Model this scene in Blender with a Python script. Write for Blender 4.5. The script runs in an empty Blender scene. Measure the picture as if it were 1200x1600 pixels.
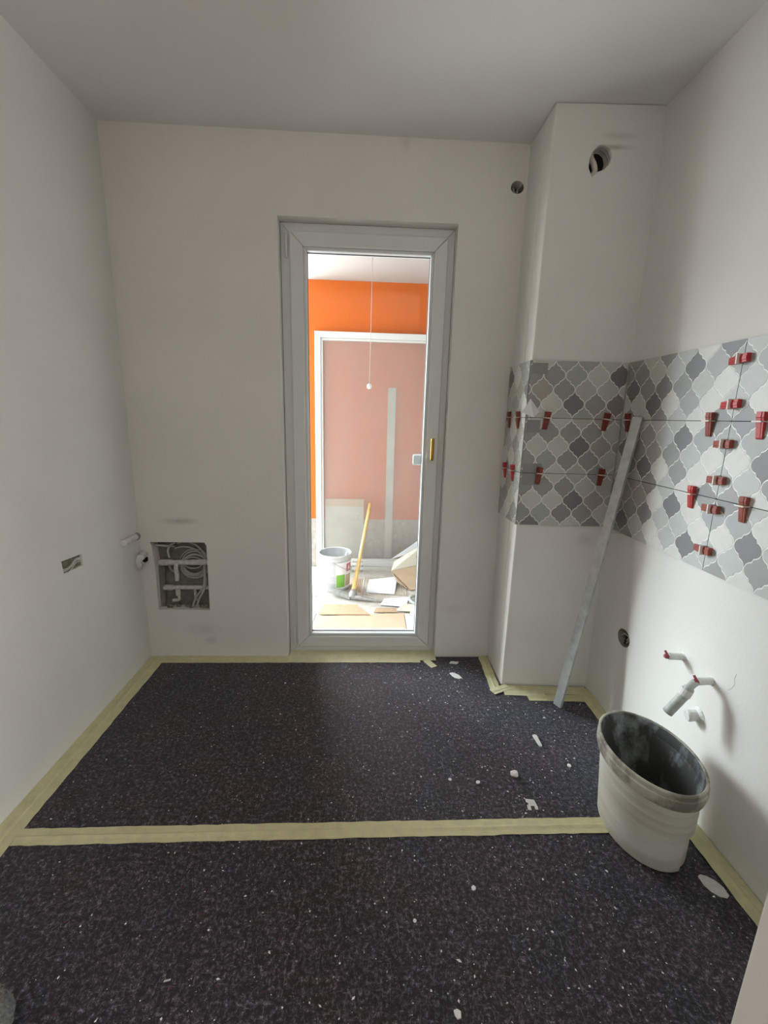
import bpy, bmesh, math, random
from mathutils import Vector, Matrix
random.seed(7)
S = bpy.context.scene
COL = S.collection
PI = math.pi

# ------------------------------------------------------------ camera
YAW, PITCH, ROLL, F = 0.0461, 0.2178, 0.0253, 667.56
fw = Vector((math.sin(YAW)*math.cos(PITCH), math.cos(YAW)*math.cos(PITCH), -math.sin(PITCH)))
rt = Vector((math.cos(YAW), -math.sin(YAW), 0))
up = rt.cross(fw)
r2 = rt*math.cos(ROLL) + up*math.sin(ROLL)
u2 = -rt*math.sin(ROLL) + up*math.cos(ROLL)
cd = bpy.data.cameras.new('camera')
cam = bpy.data.objects.new('camera', cd); COL.objects.link(cam)
m = Matrix.Identity(4)
for i in range(3):
    m[i][0] = r2[i]; m[i][1] = u2[i]; m[i][2] = -fw[i]
m[0][3], m[1][3], m[2][3] = 0, 0, 1.36
cam.matrix_world = m
cd.sensor_fit = 'HORIZONTAL'; cd.sensor_width = 36; cd.lens = F/1200*36
cd.clip_start = 0.02
S.camera = cam
# ------------------------------------------------------------ light
w = bpy.data.worlds.new('overcast_sky'); S.world = w; w.use_nodes = True
bg = w.node_tree.nodes['Background']
bg.inputs[0].default_value = (0.94, 0.97, 1.0, 1); bg.inputs[1].default_value = 3.9
sd = bpy.data.lights.new('hazy_sun', 'SUN'); sd.energy = 1.95; sd.angle = math.radians(20); sd.color = (0.82, 0.93, 1.0)
so = bpy.data.objects.new('hazy_sun', sd); COL.objects.link(so)
AZ, EL = math.radians(53), math.radians(18)
sdir = Vector((math.sin(AZ)*math.cos(EL), -math.cos(AZ)*math.cos(EL), -math.sin(EL)))
so.rotation_euler = sdir.to_track_quat('-Z', 'Y').to_euler(); so.location = (-4, 6, 3)
def portal(name, loc, direction, sx, sy):
    d = bpy.data.lights.new(name, 'AREA'); d.shape = 'RECTANGLE'; d.size = sx; d.size_y = sy
    o = bpy.data.objects.new(name, d); COL.objects.link(o); o.location = loc
    o.rotation_euler = Vector(direction).to_track_quat('-Z', 'Z').to_euler()
    d.cycles.is_portal = True
    return o
portal('balcony_opening_portal', (-1.475, 4.06, 1.2), (0, -1, 0), 1.9, 2.5)
portal('hall_window_portal', (2.19, -1.2, 1.2), (-1, 0, 0), 1.9, 1.5)
ld = bpy.data.lights.new('added_ceiling_fill', 'AREA'); ld.shape = 'DISK'; ld.size = 0.45; ld.energy = 3.2; ld.color = (1.0, 0.90, 0.80)
lo = bpy.data.objects.new('added_ceiling_fill', ld); COL.objects.link(lo); lo.location = (0.30, -0.35, 1.80)   # unseen fill light added behind the camera to brighten the ceiling
lo.rotation_euler = Vector((0, .02, 1)).to_track_quat('-Z', 'Y').to_euler()
S.view_settings.view_transform = 'Standard'; S.view_settings.look = 'None'
S.view_settings.gamma = 1; S.view_settings.use_curve_mapping = False
S.view_settings.exposure = 1.52

# ------------------------------------------------------------ materials
def srgb(c):
    return tuple(((x/255)/12.92 if x/255 <= .04045 else ((x/255+.055)/1.055)**2.4) for x in c) + (1,)
def mat(name, color, rough=.7, metal=0, noise=0.0, nscale=8, bump=0.0, bscale=60, spec=.5):
    M = bpy.data.materials.new(name); M.use_nodes = True
    nt = M.node_tree; b = nt.nodes['Principled BSDF']
    b.inputs['Roughness'].default_value = rough; b.inputs['Metallic'].default_value = metal
    b.inputs['Specular IOR Level'].default_value = spec
    c = color if len(color) == 4 else tuple(color)+(1,)
    b.inputs['Base Color'].default_value = c
    if noise or bump:
        tc = nt.nodes.new('ShaderNodeTexCoord')
    if noise:
        n = nt.nodes.new('ShaderNodeTexNoise'); n.inputs['Scale'].default_value = nscale; n.inputs['Detail'].default_value = 5
        nt.links.new(tc.outputs['Object'], n.inputs['Vector'])
        r = nt.nodes.new('ShaderNodeValToRGB')
        r.color_ramp.elements[0].position = .3; r.color_ramp.elements[1].position = .7
        r.color_ramp.elements[0].color = tuple(x*(1-noise) for x in c[:3])+(1,)
        r.color_ramp.elements[1].color = tuple(min(1, x*(1+noise*.6)) for x in c[:3])+(1,)
        nt.links.new(n.outputs['Fac'], r.inputs[0]); nt.links.new(r.outputs[0], b.inputs['Base Color'])
    if bump:
        n2 = nt.nodes.new('ShaderNodeTexNoise'); n2.inputs['Scale'].default_value = bscale; n2.inputs['Detail'].default_value = 6
        nt.links.new(tc.outputs['Object'], n2.inputs['Vector'])
        bp = nt.nodes.new('ShaderNodeBump'); bp.inputs['Strength'].default_value = bump; bp.inputs['Distance'].default_value = .004
        nt.links.new(n2.outputs['Fac'], bp.inputs['Height']); nt.links.new(bp.outputs[0], b.inputs['Normal'])
    return M
def stained(M, spots, color):
    """soft dirt smudges at world places (x,y,z, sx,sy,sz) on an existing material"""
    nt = M.node_tree; b = nt.nodes['Principled BSDF']
    src = b.inputs['Base Color'].links[0].from_socket
    tc = nt.nodes.new('ShaderNodeTexCoord')
    nz = nt.nodes.new('ShaderNodeTexNoise'); nz.inputs['Scale'].default_value = 30; nz.inputs['Detail'].default_value = 4
    nt.links.new(tc.outputs['Object'], nz.inputs['Vector'])
    for (x, y, z, a, bb, cc, amt) in spots:
        mp = nt.nodes.new('ShaderNodeMapping'); mp.vector_type = 'POINT'
        mp.inputs['Location'].default_value = (-x/a, -y/bb, -z/cc); mp.inputs['Scale'].default_value = (1/a, 1/bb, 1/cc)
        nt.links.new(tc.outputs['Object'], mp.inputs['Vector'])
        ln = nt.nodes.new('ShaderNodeVectorMath'); ln.operation = 'LENGTH'; nt.links.new(mp.outputs[0], ln.inputs[0])
        mr = nt.nodes.new('ShaderNodeMapRange'); mr.inputs['From Min'].default_value = 1; mr.inputs['From Max'].default_value = .1
        mr.inputs['To Min'].default_value = 0; mr.inputs['To Max'].default_value = amt
        nt.links.new(ln.outputs['Value'], mr.inputs['Value'])
        mu = nt.nodes.new('ShaderNodeMath'); mu.operation = 'MULTIPLY'
        nt.links.new(mr.outputs[0], mu.inputs[0]); nt.links.new(nz.outputs['Fac'], mu.inputs[1])
        mx = nt.nodes.new('ShaderNodeMixRGB'); mx.inputs[2].default_value = color
        nt.links.new(mu.outputs[0], mx.inputs[0]); nt.links.new(src, mx.inputs[1]); src = mx.outputs[0]
    nt.links.new(src, b.inputs['Base Color'])

M = {}
WALLC = (0.80, 0.775, 0.735)
M['wall'] = mat('painted_plaster', WALLC, .85, noise=.035, nscale=3, bump=.12, bscale=90, spec=.25)
M['wall_back'] = mat('painted_plaster_smudged', WALLC, .85, noise=.035, nscale=3, bump=.12, bscale=90, spec=.25)
stained(M['wall_back'], [(-.99, 2.25, .795, .12, .1, .025, 1.0), (-.9, 2.25, .17, .12, .1, .05, .35), (.16, 2.25, 2.58, .03, .1, .05, .3),
                         (-.86, 2.25, .10, .05, .1, .03, .5), (.52, 2.25, .30, .1, .1, .03, .25)], (.33, .28, .24, 1))
M['pillar'] = mat('pillar_plaster', WALLC, .85, noise=.035, nscale=3, bump=.12, bscale=90, spec=.25)
stained(M['pillar'], [(.99, 1.97, 2.45, .10, .1, .012, 1.2), (1.0, 1.97, 2.49, .09, .1, .02, .5), (1.08, 1.96, .80, .06, .1, .05, .45)], (.30, .25, .20, 1))
M['ceil'] = mat('ceiling_paint', (.78, .775, .76), .9, noise=.02, nscale=2, bump=.08, bscale=60, spec=.2)
M['frame'] = mat('white_plastic_frame', (.74, .75, .73), .35, noise=.02, nscale=10)
M['bead'] = mat('white_glazing_bead', (.72, .75, .76), .3)
M['seal'] = mat('grey_rubber_seal', (.16, .17, .17), .6)
M['brass'] = mat('polished_brass', (.46, .27, .06), .28, metal=1)
M['whiteplastic'] = mat('white_plastic', (.82, .83, .83), .4)
M['tape'] = mat('crepe_masking_tape', (.66, .62, .37), .75, noise=.10, nscale=25, bump=.5, bscale=130)
M['tape2'] = mat('crepe_masking_tape_pale', (.73, .70, .46), .75, noise=.08, nscale=25, bump=.5, bscale=130)
M['concrete'] = mat('bare_screed', (.3, .29, .27), .9, noise=.2)
M['parquet'] = mat('warm_parquet', (.55, .40, .28), .5, noise=.15, nscale=6)
M['grout'] = mat('printed_light_outline', (.88, .87, .83), .45)
M['tileedge'] = mat('grey_tile_edge', (.10, .10, .10), .8)
M['adhesive'] = mat('dark_joint_gap', (.03, .03, .03), .9)
M['red'] = mat('bright_red_plastic', (.52, .035, .035), .4, noise=.15, nscale=90)
M['brownred'] = mat('dusty_dark_red_plastic', (.33, .075, .05), .55, noise=.25, nscale=90)
M['darkred'] = mat('dark_red_plastic', (.22, .032, .018), .45, noise=.2, nscale=90)
M['clip'] = mat('milky_white_plastic', (.74, .68, .62), .4)
M['alu'] = mat('dusty_aluminium', (.56, .585, .575), .5, metal=.55, noise=.18, nscale=30, bump=.1)
M['dark'] = mat('dark_void', (.012, .011, .01), .9)
M['hole'] = mat('raw_plaster_in_hole', (.32, .30, .26), .95, noise=.3, nscale=40, bump=.6)
M['boxhole'] = mat('olive_grey_box_mortar', (.20, .19, .125), .9, noise=.4, nscale=60, bump=.6)
M['niche'] = mat('grey_mortar_in_niche', (.21, .205, .19), .95, noise=.25, nscale=30, bump=.6)
M['pipe'] = mat('plastered_white_pipe', (.60, .59, .55), .7, noise=.2, nscale=60, bump=.4)
M['wire'] = mat('dusty_grey_cable', (.44, .44, .41), .6, noise=.15, nscale=60)
M['stub'] = mat('white_pipe_with_plaster', (.74, .735, .71), .6, noise=.08, nscale=60, bump=.3)
M['plug'] = mat('dark_pink_plug', (.30, .05, .08), .5, noise=.2, nscale=80)
M['greyplastic'] = mat('grey_tube_plastic', (.52, .55, .52), .45, noise=.25, nscale=40)
M['chip'] = mat('pale_mortar_chip', (.62, .63, .58), .8, noise=.1, nscale=60)
M['crumb'] = mat('white_plaster_crumb', (.88, .88, .86), .7)
M['orange'] = mat('orange_facade_paint', (.64, .135, .008), .8, noise=.04, nscale=2, bump=.1, bscale=80)
M['plinth'] = mat('grey_plinth_render', (.42, .40, .36), .9, noise=.2, nscale=25, bump=.4)
M['balc_ceil'] = mat('balcony_ceiling_paint', (.50, .48, .46), .9, noise=.03, nscale=2)
M['wood'] = mat('pale_ash_handle', (.72, .50, .20), .5, noise=.12, nscale=20)
M['steel'] = mat('dull_forged_steel', (.42, .43, .42), .5, metal=.5, noise=.25, nscale=40)
M['card'] = mat('brown_cardboard', (.56, .44, .31), .85, noise=.06, nscale=20)
M['card2'] = mat('dark_cardboard', (.50, .36, .23), .85, noise=.12, nscale=60)
M['paper'] = mat('white_paper', (.80, .84, .92), .8)
M['paper2'] = mat('cream_paper', (.80, .78, .66), .8, noise=.05, nscale=30)
M['pail'] = mat('pale_grey_pail_plastic', (.56, .585, .59), .35)
M['pail_in'] = mat('pail_inside_plastic', (.47, .50, .51), .45, noise=.1, nscale=20)
M['green'] = mat('green_label_print', (.22, .50, .08), .5)
M['pinklabel'] = mat('pink_red_emblem', (.62, .15, .22), .5)
M['greyboard'] = mat('grey_green_board', (.55, .60, .53), .8, noise=.08, nscale=8)
M['hose'] = mat('grey_green_hose', (.45, .50, .46), .5)
M['floortile'] = mat('mortared_balcony_floor', (.58, .56, .52), .85, noise=.16, nscale=30, bump=.6, bscale=50)
M['mortar'] = mat('combed_pale_mortar', (.62, .58, .52), .9, noise=.1, nscale=60)
M['mortar2'] = mat('combed_tan_mortar', (.58, .44, .33), .9, noise=.1, nscale=60)
M['fluff'] = mat('grey_wool_fluff', (.22, .225, .21), .95, noise=.5, nscale=160, bump=.8, bscale=250)

# felt floor protection
def fleece(name, off):
    Mf = bpy.data.materials.new(name); Mf.use_nodes = True
    nt = Mf.node_tree; b = nt.nodes['Principled BSDF']; b.inputs['Roughness'].default_value = .62
    b.inputs['Specular IOR Level'].default_value = .45
    b.inputs['Sheen Weight'].default_value = .28; b.inputs['Sheen Roughness'].default_value = .4; b.inputs['Sheen Tint'].default_value = (.80, .86, 1, 1)
    tc = nt.nodes.new('ShaderNodeTexCoord')
    mp = nt.nodes.new('ShaderNodeMapping'); mp.inputs['Location'].default_value = (off, off, 0)
    nt.links.new(tc.outputs['Object'], mp.inputs[0])
    def noise(sc, det, rough, dist=0, stretch=None):
        n = nt.nodes.new('ShaderNodeTexNoise'); n.inputs['Scale'].default_value = sc; n.inputs['Detail'].default_value = det
        n.inputs['Roughness'].default_value = rough; n.inputs['Distortion'].default_value = dist
        if stretch:
            q = nt.nodes.new('ShaderNodeMapping'); q.inputs['Scale'].default_value = stretch[:3]; q.inputs['Rotation'].default_value = (0, 0, stretch[3])
            nt.links.new(mp.outputs[0], q.inputs[0]); nt.links.new(q.outputs[0], n.inputs['Vector'])
        else: nt.links.new(mp.outputs[0], n.inputs['Vector'])
        return n.outputs['Fac']
    def ramp(sock, stops):
        r = nt.nodes.new('ShaderNodeValToRGB'); e = r.color_ramp.elements
        e[0].position, e[0].color = stops[0][0], stops[0][1]+(1,); e[1].position, e[1].color = stops[-1][0], stops[-1][1]+(1,)
        for p, c in stops[1:-1]:
            q = e.new(p); q.color = c+(1,)
        nt.links.new(sock, r.inputs[0]); return r.outputs[0]
    def mix(t, f, a, c2):
        x = nt.nodes.new('ShaderNodeMixRGB'); x.blend_type = t
        for i, v in ((0, f), (1, a), (2, c2)):
            if hasattr(v, 'links'): nt.links.new(v, x.inputs[i])
            else: x.inputs[i].default_value = v
        return x.outputs[0]
    base = ramp(noise(75, 9, .86, .15), [(.43, (.003, .002, .003)), (.505, (.022, .018, .022)), (.57, (.090, .085, .100)), (.64, (.40, .39, .43))])
    low = mix('MULTIPLY', 1.0, ramp(noise(5, 3, .5), [(.38, (.85, .9, 1.0)), (.62, (1.18, .95, .98))]), ramp(noise(17, 4, .6), [(.36, (.75, .72, .72)), (.64, (1.25, 1.25, 1.3))]))
    c1 = mix('MULTIPLY', 1.0, base, low)
    f1 = ramp(noise(110, 3, .6, 1.5, (1, .28, 1, .6)), [(.62, (0, 0, 0)), (.72, (1, 1, 1))])
    f2 = ramp(noise(110, 3, .6, 1.5, (.3, 1, 1, .35)), [(.63, (0, 0, 0)), (.74, (1, 1, 1))])
    c2 = mix('MIX', f1, c1, (.19, .18, .20, 1)); c3 = mix('MIX', f2, c2, (.16, .145, .155, 1))
    pits = ramp(noise(85, 4, .6, .4), [(.33, (1, 1, 1)), (.40, (0, 0, 0))])
    c4 = mix('MIX', pits, c3, (.006, .005, .006, 1))
    v = nt.nodes.new('ShaderNodeTexVoronoi'); v.inputs['Scale'].default_value = 75; nt.links.new(mp.outputs[0], v.inputs['Vector'])
    vd = ramp(v.outputs['Distance'], [(.10, (1, 1, 1)), (.16, (0, 0, 0))])
    sel = nt.nodes.new('ShaderNodeSeparateColor'); nt.links.new(v.outputs['Color'], sel.inputs[0])
    st = ramp(sel.outputs[0], [(.93, (0, 0, 0)), (.935, (1, 1, 1))])
    fl = mix('MULTIPLY', 1.0, vd, st)
    c5 = mix('MIX', fl, c4, (.62, .63, .64, 1))
    red = ramp(sel.outputs[1], [(.985, (0, 0, 0)), (.99, (1, 1, 1))])
    c6 = mix('MIX', mix('MULTIPLY', 1.0, red, ramp(v.outputs['Distance'], [(.15, (1, 1, 1)), (.3, (0, 0, 0))])), c5, (.16, .02, .04, 1))
    nt.links.new(c6, b.inputs['Base Color'])
    bp = nt.nodes.new('ShaderNodeBump'); bp.inputs['Strength'].default_value = .7; bp.inputs['Distance'].default_value = .004
    nt.links.new(noise(70, 8, .75), bp.inputs['Height']); nt.links.new(bp.outputs[0], b.inputs['Normal'])
    return Mf
M['fleece'] = fleece('grey_recycled_felt', 0.0); M['fleece2'] = fleece('grey_recycled_felt_near', 3.3)

# glass: thin sheet, fresnel reflection over clear transmission
def glass(name, tint, dust=0.0, dustcol=(.8, .8, .8), refl=1.0):
    G = bpy.data.materials.new(name); G.use_nodes = True; nt = G.node_tree; nt.nodes.clear()
    out = nt.nodes.new('ShaderNodeOutputMaterial'); tr = nt.nodes.new('ShaderNodeBsdfTransparent'); tr.inputs[0].default_value = tint
    gl = nt.nodes.new('ShaderNodeBsdfGlossy'); gl.inputs['Roughness'].default_value = .02
    fr = nt.nodes.new('ShaderNodeFresnel'); fr.inputs[0].default_value = 1.45
    mm = nt.nodes.new('ShaderNodeMath'); mm.operation = 'MULTIPLY'; nt.links.new(fr.outputs[0], mm.inputs[0])
    # the sheet's exit face must not count as total internal reflection
    ge = nt.nodes.new('ShaderNodeNewGeometry'); inv = nt.nodes.new('ShaderNodeMath'); inv.operation = 'MULTIPLY_ADD'
    inv.inputs[1].default_value = -refl; inv.inputs[2].default_value = refl; nt.links.new(ge.outputs['Backfacing'], inv.inputs[0]); nt.links.new(inv.outputs[0], mm.inputs[1])
    mx = nt.nodes.new('ShaderNodeMixShader'); nt.links.new(mm.outputs[0], mx.inputs[0]); nt.links.new(tr.outputs[0], mx.inputs[1]); nt.links.new(gl.outputs[0], mx.inputs[2])
    last = mx
    if dust:
        df = nt.nodes.new('ShaderNodeBsdfDiffuse'); df.inputs[0].default_value = dustcol+(1,)
        tc = nt.nodes.new('ShaderNodeTexCoord'); nz = nt.nodes.new('ShaderNodeTexNoise'); nz.inputs['Scale'].default_value = 3; nz.inputs['Detail'].default_value = 5
        nt.links.new(tc.outputs['Object'], nz.inputs['Vector'])
        mr = nt.nodes.new('ShaderNodeMapRange'); mr.inputs['To Min'].default_value = dust*.7; mr.inputs['To Max'].default_value = dust*1.3; nt.links.new(nz.outputs['Fac'], mr.inputs['Value'])
        m2 = nt.nodes.new('ShaderNodeMixShader'); nt.links.new(mr.outputs[0], m2.inputs[0]); nt.links.new(mx.outputs[0], m2.inputs[1]); nt.links.new(df.outputs[0], m2.inputs[2]); last = m2
    nt.links.new(last.outputs[0], out.inputs[0]); return G
M['glass'] = glass('door_glass', (.97, .985, .98, 1), dust=.008)
M['dustglass'] = glass('dusty_film_covered_glass', (.95, .95, .95, 1), dust=.21, dustcol=(.68, .63, .61), refl=.25)

# ------------------------------------------------------------ helpers
def tag(o, label=None, cat=None, group=None, kind=None):
    if label: o['label'] = label
    if cat: o['category'] = cat
    if group: o['group'] = group
    if kind: o['kind'] = kind
    return o
def empty(name, loc=(0, 0, 0), parent=None):
    o = bpy.data.objects.new(name, None); COL.objects.link(o); o.location = loc; o.empty_display_size = .05
    if parent: o.parent = parent
    return o
def finish(name, bm, m, parent=None, smooth=False, bevel=0, seg=2, normals=True):
    if normals: bmesh.ops.recalc_face_normals(bm, faces=bm.faces)
    me = bpy.data.meshes.new(name); bm.to_mesh(me); bm.free()
    for mm in (m if isinstance(m, list) else [m]): me.materials.append(mm)
    o = bpy.data.objects.new(name, me); COL.objects.link(o)
    if smooth:
        for p in me.polygons: p.use_smooth = True
    if bevel:
        b = o.modifiers.new('bevel', 'BEVEL'); b.width = bevel; b.segments = seg; b.limit_method = 'ANGLE'
    if parent:
        o.parent = parent
        # children of things at a base point: geometry is given in world metres
        o.matrix_parent_inverse = Matrix.Translation(-world_loc(parent))
    return o
def world_loc(o):
    v = Vector(o.location)
    while o.parent:
        v = v + Vector(o.matrix_parent_inverse.translation) + Vector(o.parent.location); o = o.parent
    return v
def box(bm, x0, x1, y0, y1, z0, z1, mi=0):
    vs = [bm.verts.new(p) for p in ((x0, y0, z0), (x1, y0, z0), (x1, y1, z0), (x0, y1, z0), (x0, y0, z1), (x1, y0, z1), (x1, y1, z1), (x0, y1, z1))]
    for f in ((3, 2, 1, 0), (4, 5, 6, 7), (0, 1, 5, 4), (1, 2, 6, 5), (2, 3, 7, 6), (3, 0, 4, 7)):
        bm.faces.new([vs[i] for i in f]).material_index = mi
    return vs
def boxobj(name, d, m, parent=None, bevel=0, **k):
    bm = bmesh.new(); box(bm, *d); return finish(name, bm, m, parent, bevel=bevel, **k)
def prism(bm, poly, fmap, d0, d1, mi=0):
    """2-D polygon extruded between depths d0 and d1, placed by fmap(u,v,d)"""
    a = [bm.verts.new(fmap(u, v, d0)) for u, v in poly]; b = [bm.verts.new(fmap(u, v, d1)) for u, v in poly]
    n = len(poly); fs = [bm.faces.new(a), bm.faces.new(b[::-1])]
    for i in range(n): fs.append(bm.faces.new((a[i], b[i], b[(i+1) % n], a[(i+1) % n])))
    for f in fs: f.material_index = mi
def plate(bm, outer, holes, fmap, th):
    """flat wall sheet with real holes and thickness"""
    t = bmesh.new(); loops = []
    for lp in [outer]+holes:
        vs = [t.verts.new((u, v, 0)) for u, v in lp]; loops.append(vs)
        for i in range(len(vs)): t.edges.new((vs[i], vs[(i+1) % len(vs)]))
    bmesh.ops.triangle_fill(t, edges=t.edges[:], use_beauty=True, use_dissolve=False)
    t.verts.ensure_lookup_table(); t.verts.index_update()
    A = [bm.verts.new(fmap(v.co.x, v.co.y, 0)) for v in t.verts]; B = [bm.verts.new(fmap(v.co.x, v.co.y, th)) for v in t.verts]
    for f in t.faces:
        ids = [v.index for v in f.verts]
        bm.faces.new([A[i] for i in ids]); bm.faces.new([B[i] for i in ids][::-1])
    for vs in loops:
        ids = [v.index for v in vs]; n = len(ids)
        for i in range(n): bm.faces.new((A[ids[i]], B[ids[i]], B[ids[(i+1) % n]], A[ids[(i+1) % n]]))
    t.free()
def tube(bm, pts, r, n=10, cap=True, flat=1.0, mi=0):
    pts = [Vector(p) for p in pts]; N = len(pts); rs = r if isinstance(r, (list, tuple)) else [r]*N
    rings = []; prev = None
    for i, p in enumerate(pts):
        t = (pts[min(i+1, N-1)]-pts[max(i-1, 0)]).normalized()
        if prev is None:
            a = t.orthogonal().normalized()
        else:
            a = prev - t*prev.dot(t); a = a.normalized() if a.length > 1e-6 else t.orthogonal().normalized()
        prev = a; b = t.cross(a)
        rings.append([bm.verts.new(p + (a*math.cos(2*PI*k/n) + b*math.sin(2*PI*k/n)*flat)*rs[i]) for k in range(n)])
    for i in range(N-1):
        for k in range(n):
            bm.faces.new((rings[i][k], rings[i][(k+1) % n], rings[i+1][(k+1) % n], rings[i+1][k])).material_index = mi
    if cap:
        bm.faces.new(rings[0][::-1]).material_index = mi; bm.faces.new(rings[-1]).material_index = mi
def smoothpath(pts, sub=6):
    P = [Vector(p) for p in pts]; out = []
    for i in range(len(P)-1):
        p0, p1, p2, p3 = P[max(i-1, 0)], P[i], P[i+1], P[min(i+2, len(P)-1)]
        for s in range(sub):
            t = s/sub
            out.append(.5*((2*p1)+(-p0+p2)*t+(2*p0-5*p1+4*p2-p3)*t*t+(-p0+3*p1-3*p2+p3)*t**3))
    out.append(P[-1]); return out
def lathe(bm, prof, c, n=40, mi=0, a0=0, a1=2*PI, sx=1, sy=1):
    full = abs(a1-a0-2*PI) < 1e-6; cnt = n if full else n+1; rings = []
    for r, z in prof:
        rings.append([bm.verts.new((c[0]+r*sx*math.cos(a0+(a1-a0)*k/n), c[1]+r*sy*math.sin(a0+(a1-a0)*k/n), c[2]+z)) for k in range(cnt)])
    for i in range(len(prof)-1):
        for k in range(n):
            k2 = (k+1) % cnt
            bm.faces.new((rings[i][k], rings[i][k2], rings[i+1][k2], rings[i+1][k])).material_index = mi
    return rings
def circle2(cx, cy, rx, ry=None, n=24, ph=0):
    ry = ry or rx
    return [(cx+rx*math.cos(2*PI*i/n+ph), cy+ry*math.sin(2*PI*i/n+ph)) for i in range(n)]

# ------------------------------------------------------------ dimensions (metres)
D, XL, XR, XP, YP, SP, H = 2.2495, -1.2, 1.176, .7353, 1.979, -.0444, 2.60
YF = .39                      # inner face of the wall the doorway is in
ZT, Z1, Z2, ZB = 1.6255, 1.3757, 1.1224, .8716
pf = lambda x: YP + SP*(x-XP)  # pillar front plane
fB = lambda u, v, d: (u, D+d, v)
fR = lambda u, v, d: (XR+d, u, v)
fL = lambda u, v, d: (XL-d, u, v)
fP = lambda u, v, d: (u, pf(u)+d, v)

# ------------------------------------------------------------ shell
def struct(name, bm, m, **k):
    o = finish(name, bm, m, **k); o['kind'] = 'structure'; return o
bm = bmesh.new(); box(bm, -1.4, 1.4, -3.2, 2.34, -.12, -.004); struct('floor', bm, M['concrete'])
bm = bmesh.new(); box(bm, -2.2, 2.5, -3.2, 2.5, H, H+.15); struct('ceiling', bm, M['ceil'])
door_hole = [(-.428, -.02), (.422, -.02), (.422, 2.2616), (-.428, 2.2616)]
niche_hole = [(-1.137, .286), (-.856, .284), (-.8515, .66), (-.862, .678), (-1.150, .678), (-1.141, .655), (-1.133, .50)]
bm = bmesh.new()
plate(bm, [(-1.35, -.1), (1.35, -.1), (1.35, H), (-1.35, H)], [door_hole, niche_hole, circle2(.689, 2.424, .031, .027)], fB, .25)
wall_back = struct('wall_back', bm, M['wall_back'])
bm = bmesh.new(); box(bm, -1.145, -.85, D+.068, D+.085, .28, .68); nl = finish('niche_back_panel', bm, M['niche'], wall_back)
bm = bmesh.new(); lathe(bm, [(.0295, 0), (.0295, .10), (.0001, .10)], (0, 0, 0), 24)
bmesh.ops.rotate(bm, verts=bm.verts, matrix=Matrix.Rotation(-PI/2, 3, 'X')); bmesh.ops.translate(bm, verts=bm.verts, vec=(.689, D+.001, 2.424))
finish('hole_lining', bm, M['hole'], wall_back)
# left wall with the slanted box opening
s0 = [(1.662, .770), (1.786, .762), (1.789, .712), (1.668, .716)]
bm = bmesh.new(); plate(bm, [(YF-.02, -.1), (D+.2, -.1), (D+.2, H), (YF-.02, H)], [s0[::-1]], fL, .12)
wall_left = struct('wall_left', bm, M['wall'])
# right wall with the round socket opening
sock = circle2(1.715, .414, .046, .041, 26)
bm = bmesh.new(); plate(bm, [(YF-.02, -.1), (D+.2, -.1), (D+.2, H), (YF-.02, H)], [sock], fR, .12)
wall_right = struct('wall_right', bm, M['wall'])
# pillar (boxed chimney corner)
ph = [(.908, 2.345), (.925, 2.362), (.955, 2.372), (.975, 2.392), (.981, 2.42), (.972, 2.444), (.95, 2.458), (.925, 2.455), (.903, 2.436), (.893, 2.405), (.894, 2.372)]
bm = bmesh.new(); plate(bm, [(XP, -.1), (XR+.05, -.1), (XR+.05, H), (XP, H)], [ph], fP, .10)
box(bm, XP, XP+.05, YP+.098, D+.05, -.1, H)
pillar = struct('wall_pillar', bm, M['pillar'], bevel=.006, seg=3)
# wall with the doorway the camera looks through
bm = bmesh.new()
box(bm, .497, XR+.1, YF-.12, YF, -.1, H); box(bm, -1.35, -1.1, YF-.12, YF, -.1, H); box(bm, -1.1, .497, YF-.12, YF, 2.5, H)
struct('wall_front', bm, M['wall'], bevel=.004)
# hall behind the camera, with its window
bm = bmesh.new(); box(bm, -2.1, -2.0, -3.1, YF, -.1, H); struct('wall_hall_left', bm, M['wall'])
bm = bmesh.new(); plate(bm, [(-3.1, -.1), (YF, -.1), (YF, H), (-3.1, H)], [[(-1.9, .35), (-.5, .35), (-.5, 2.15), (-1.9, 2.15)]], lambda u, v, d: (2.2+d, u, v), .15); struct('wall_hall_right', bm, M['wall'])
bm = bmesh.new(); box(bm, -2.1, -1.34, YF-.12, YF, -.1, H); box(bm, XR+.1, 2.4, YF-.12, YF, -.1, H); struct('wall_hall_front', bm, M['wall'])
bm = bmesh.new(); box(bm, -2.1, 2.4, -3.1, -3.0, -.1, H); struct('wall_hall_back', bm, M['wall'])
bm = bmesh.new(); box(bm, -2.1, 2.4, -3.1, .27, -.122, -.002); struct('floor_hall', bm, M['parquet'])
w2 = empty('window_2', (2.27, -1.2, 1.2)); w2['kind'] = 'structure'
def ring(bm, x0, x1, z0, z1, wd, y0, y1, mi=0):
    """rectangular frame with mitred corners"""
    O = [(x0, z0), (x1, z0), (x1, z1), (x0, z1)]; I = [(x0+wd, z0+wd), (x1-wd, z0+wd), (x1-wd, z1-wd), (x0+wd, z1-wd)]
    for i in range(4):
        j = (i+1) % 4; prism(bm, [O[i], O[j], I[j], I[i]], lambda u, v, d: (u, d, v), y0, y1, mi)
bm = bmesh.new(); ring(bm, -1.895, -.505, .355, 2.145, .06, 2.23, 2.30); box(bm, -1.24, -1.16, 2.23, 2.30, .415, 2.085)
for v in bm.verts: v.co = Vector((v.co.y, v.co.x, v.co.z))
finish('window_frame', bm, M['frame'], w2, bevel=.004)
boxobj('pane', (2.26, 2.265, -1.84, -.56, .41, 2.09), M['glass'], w2)

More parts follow.
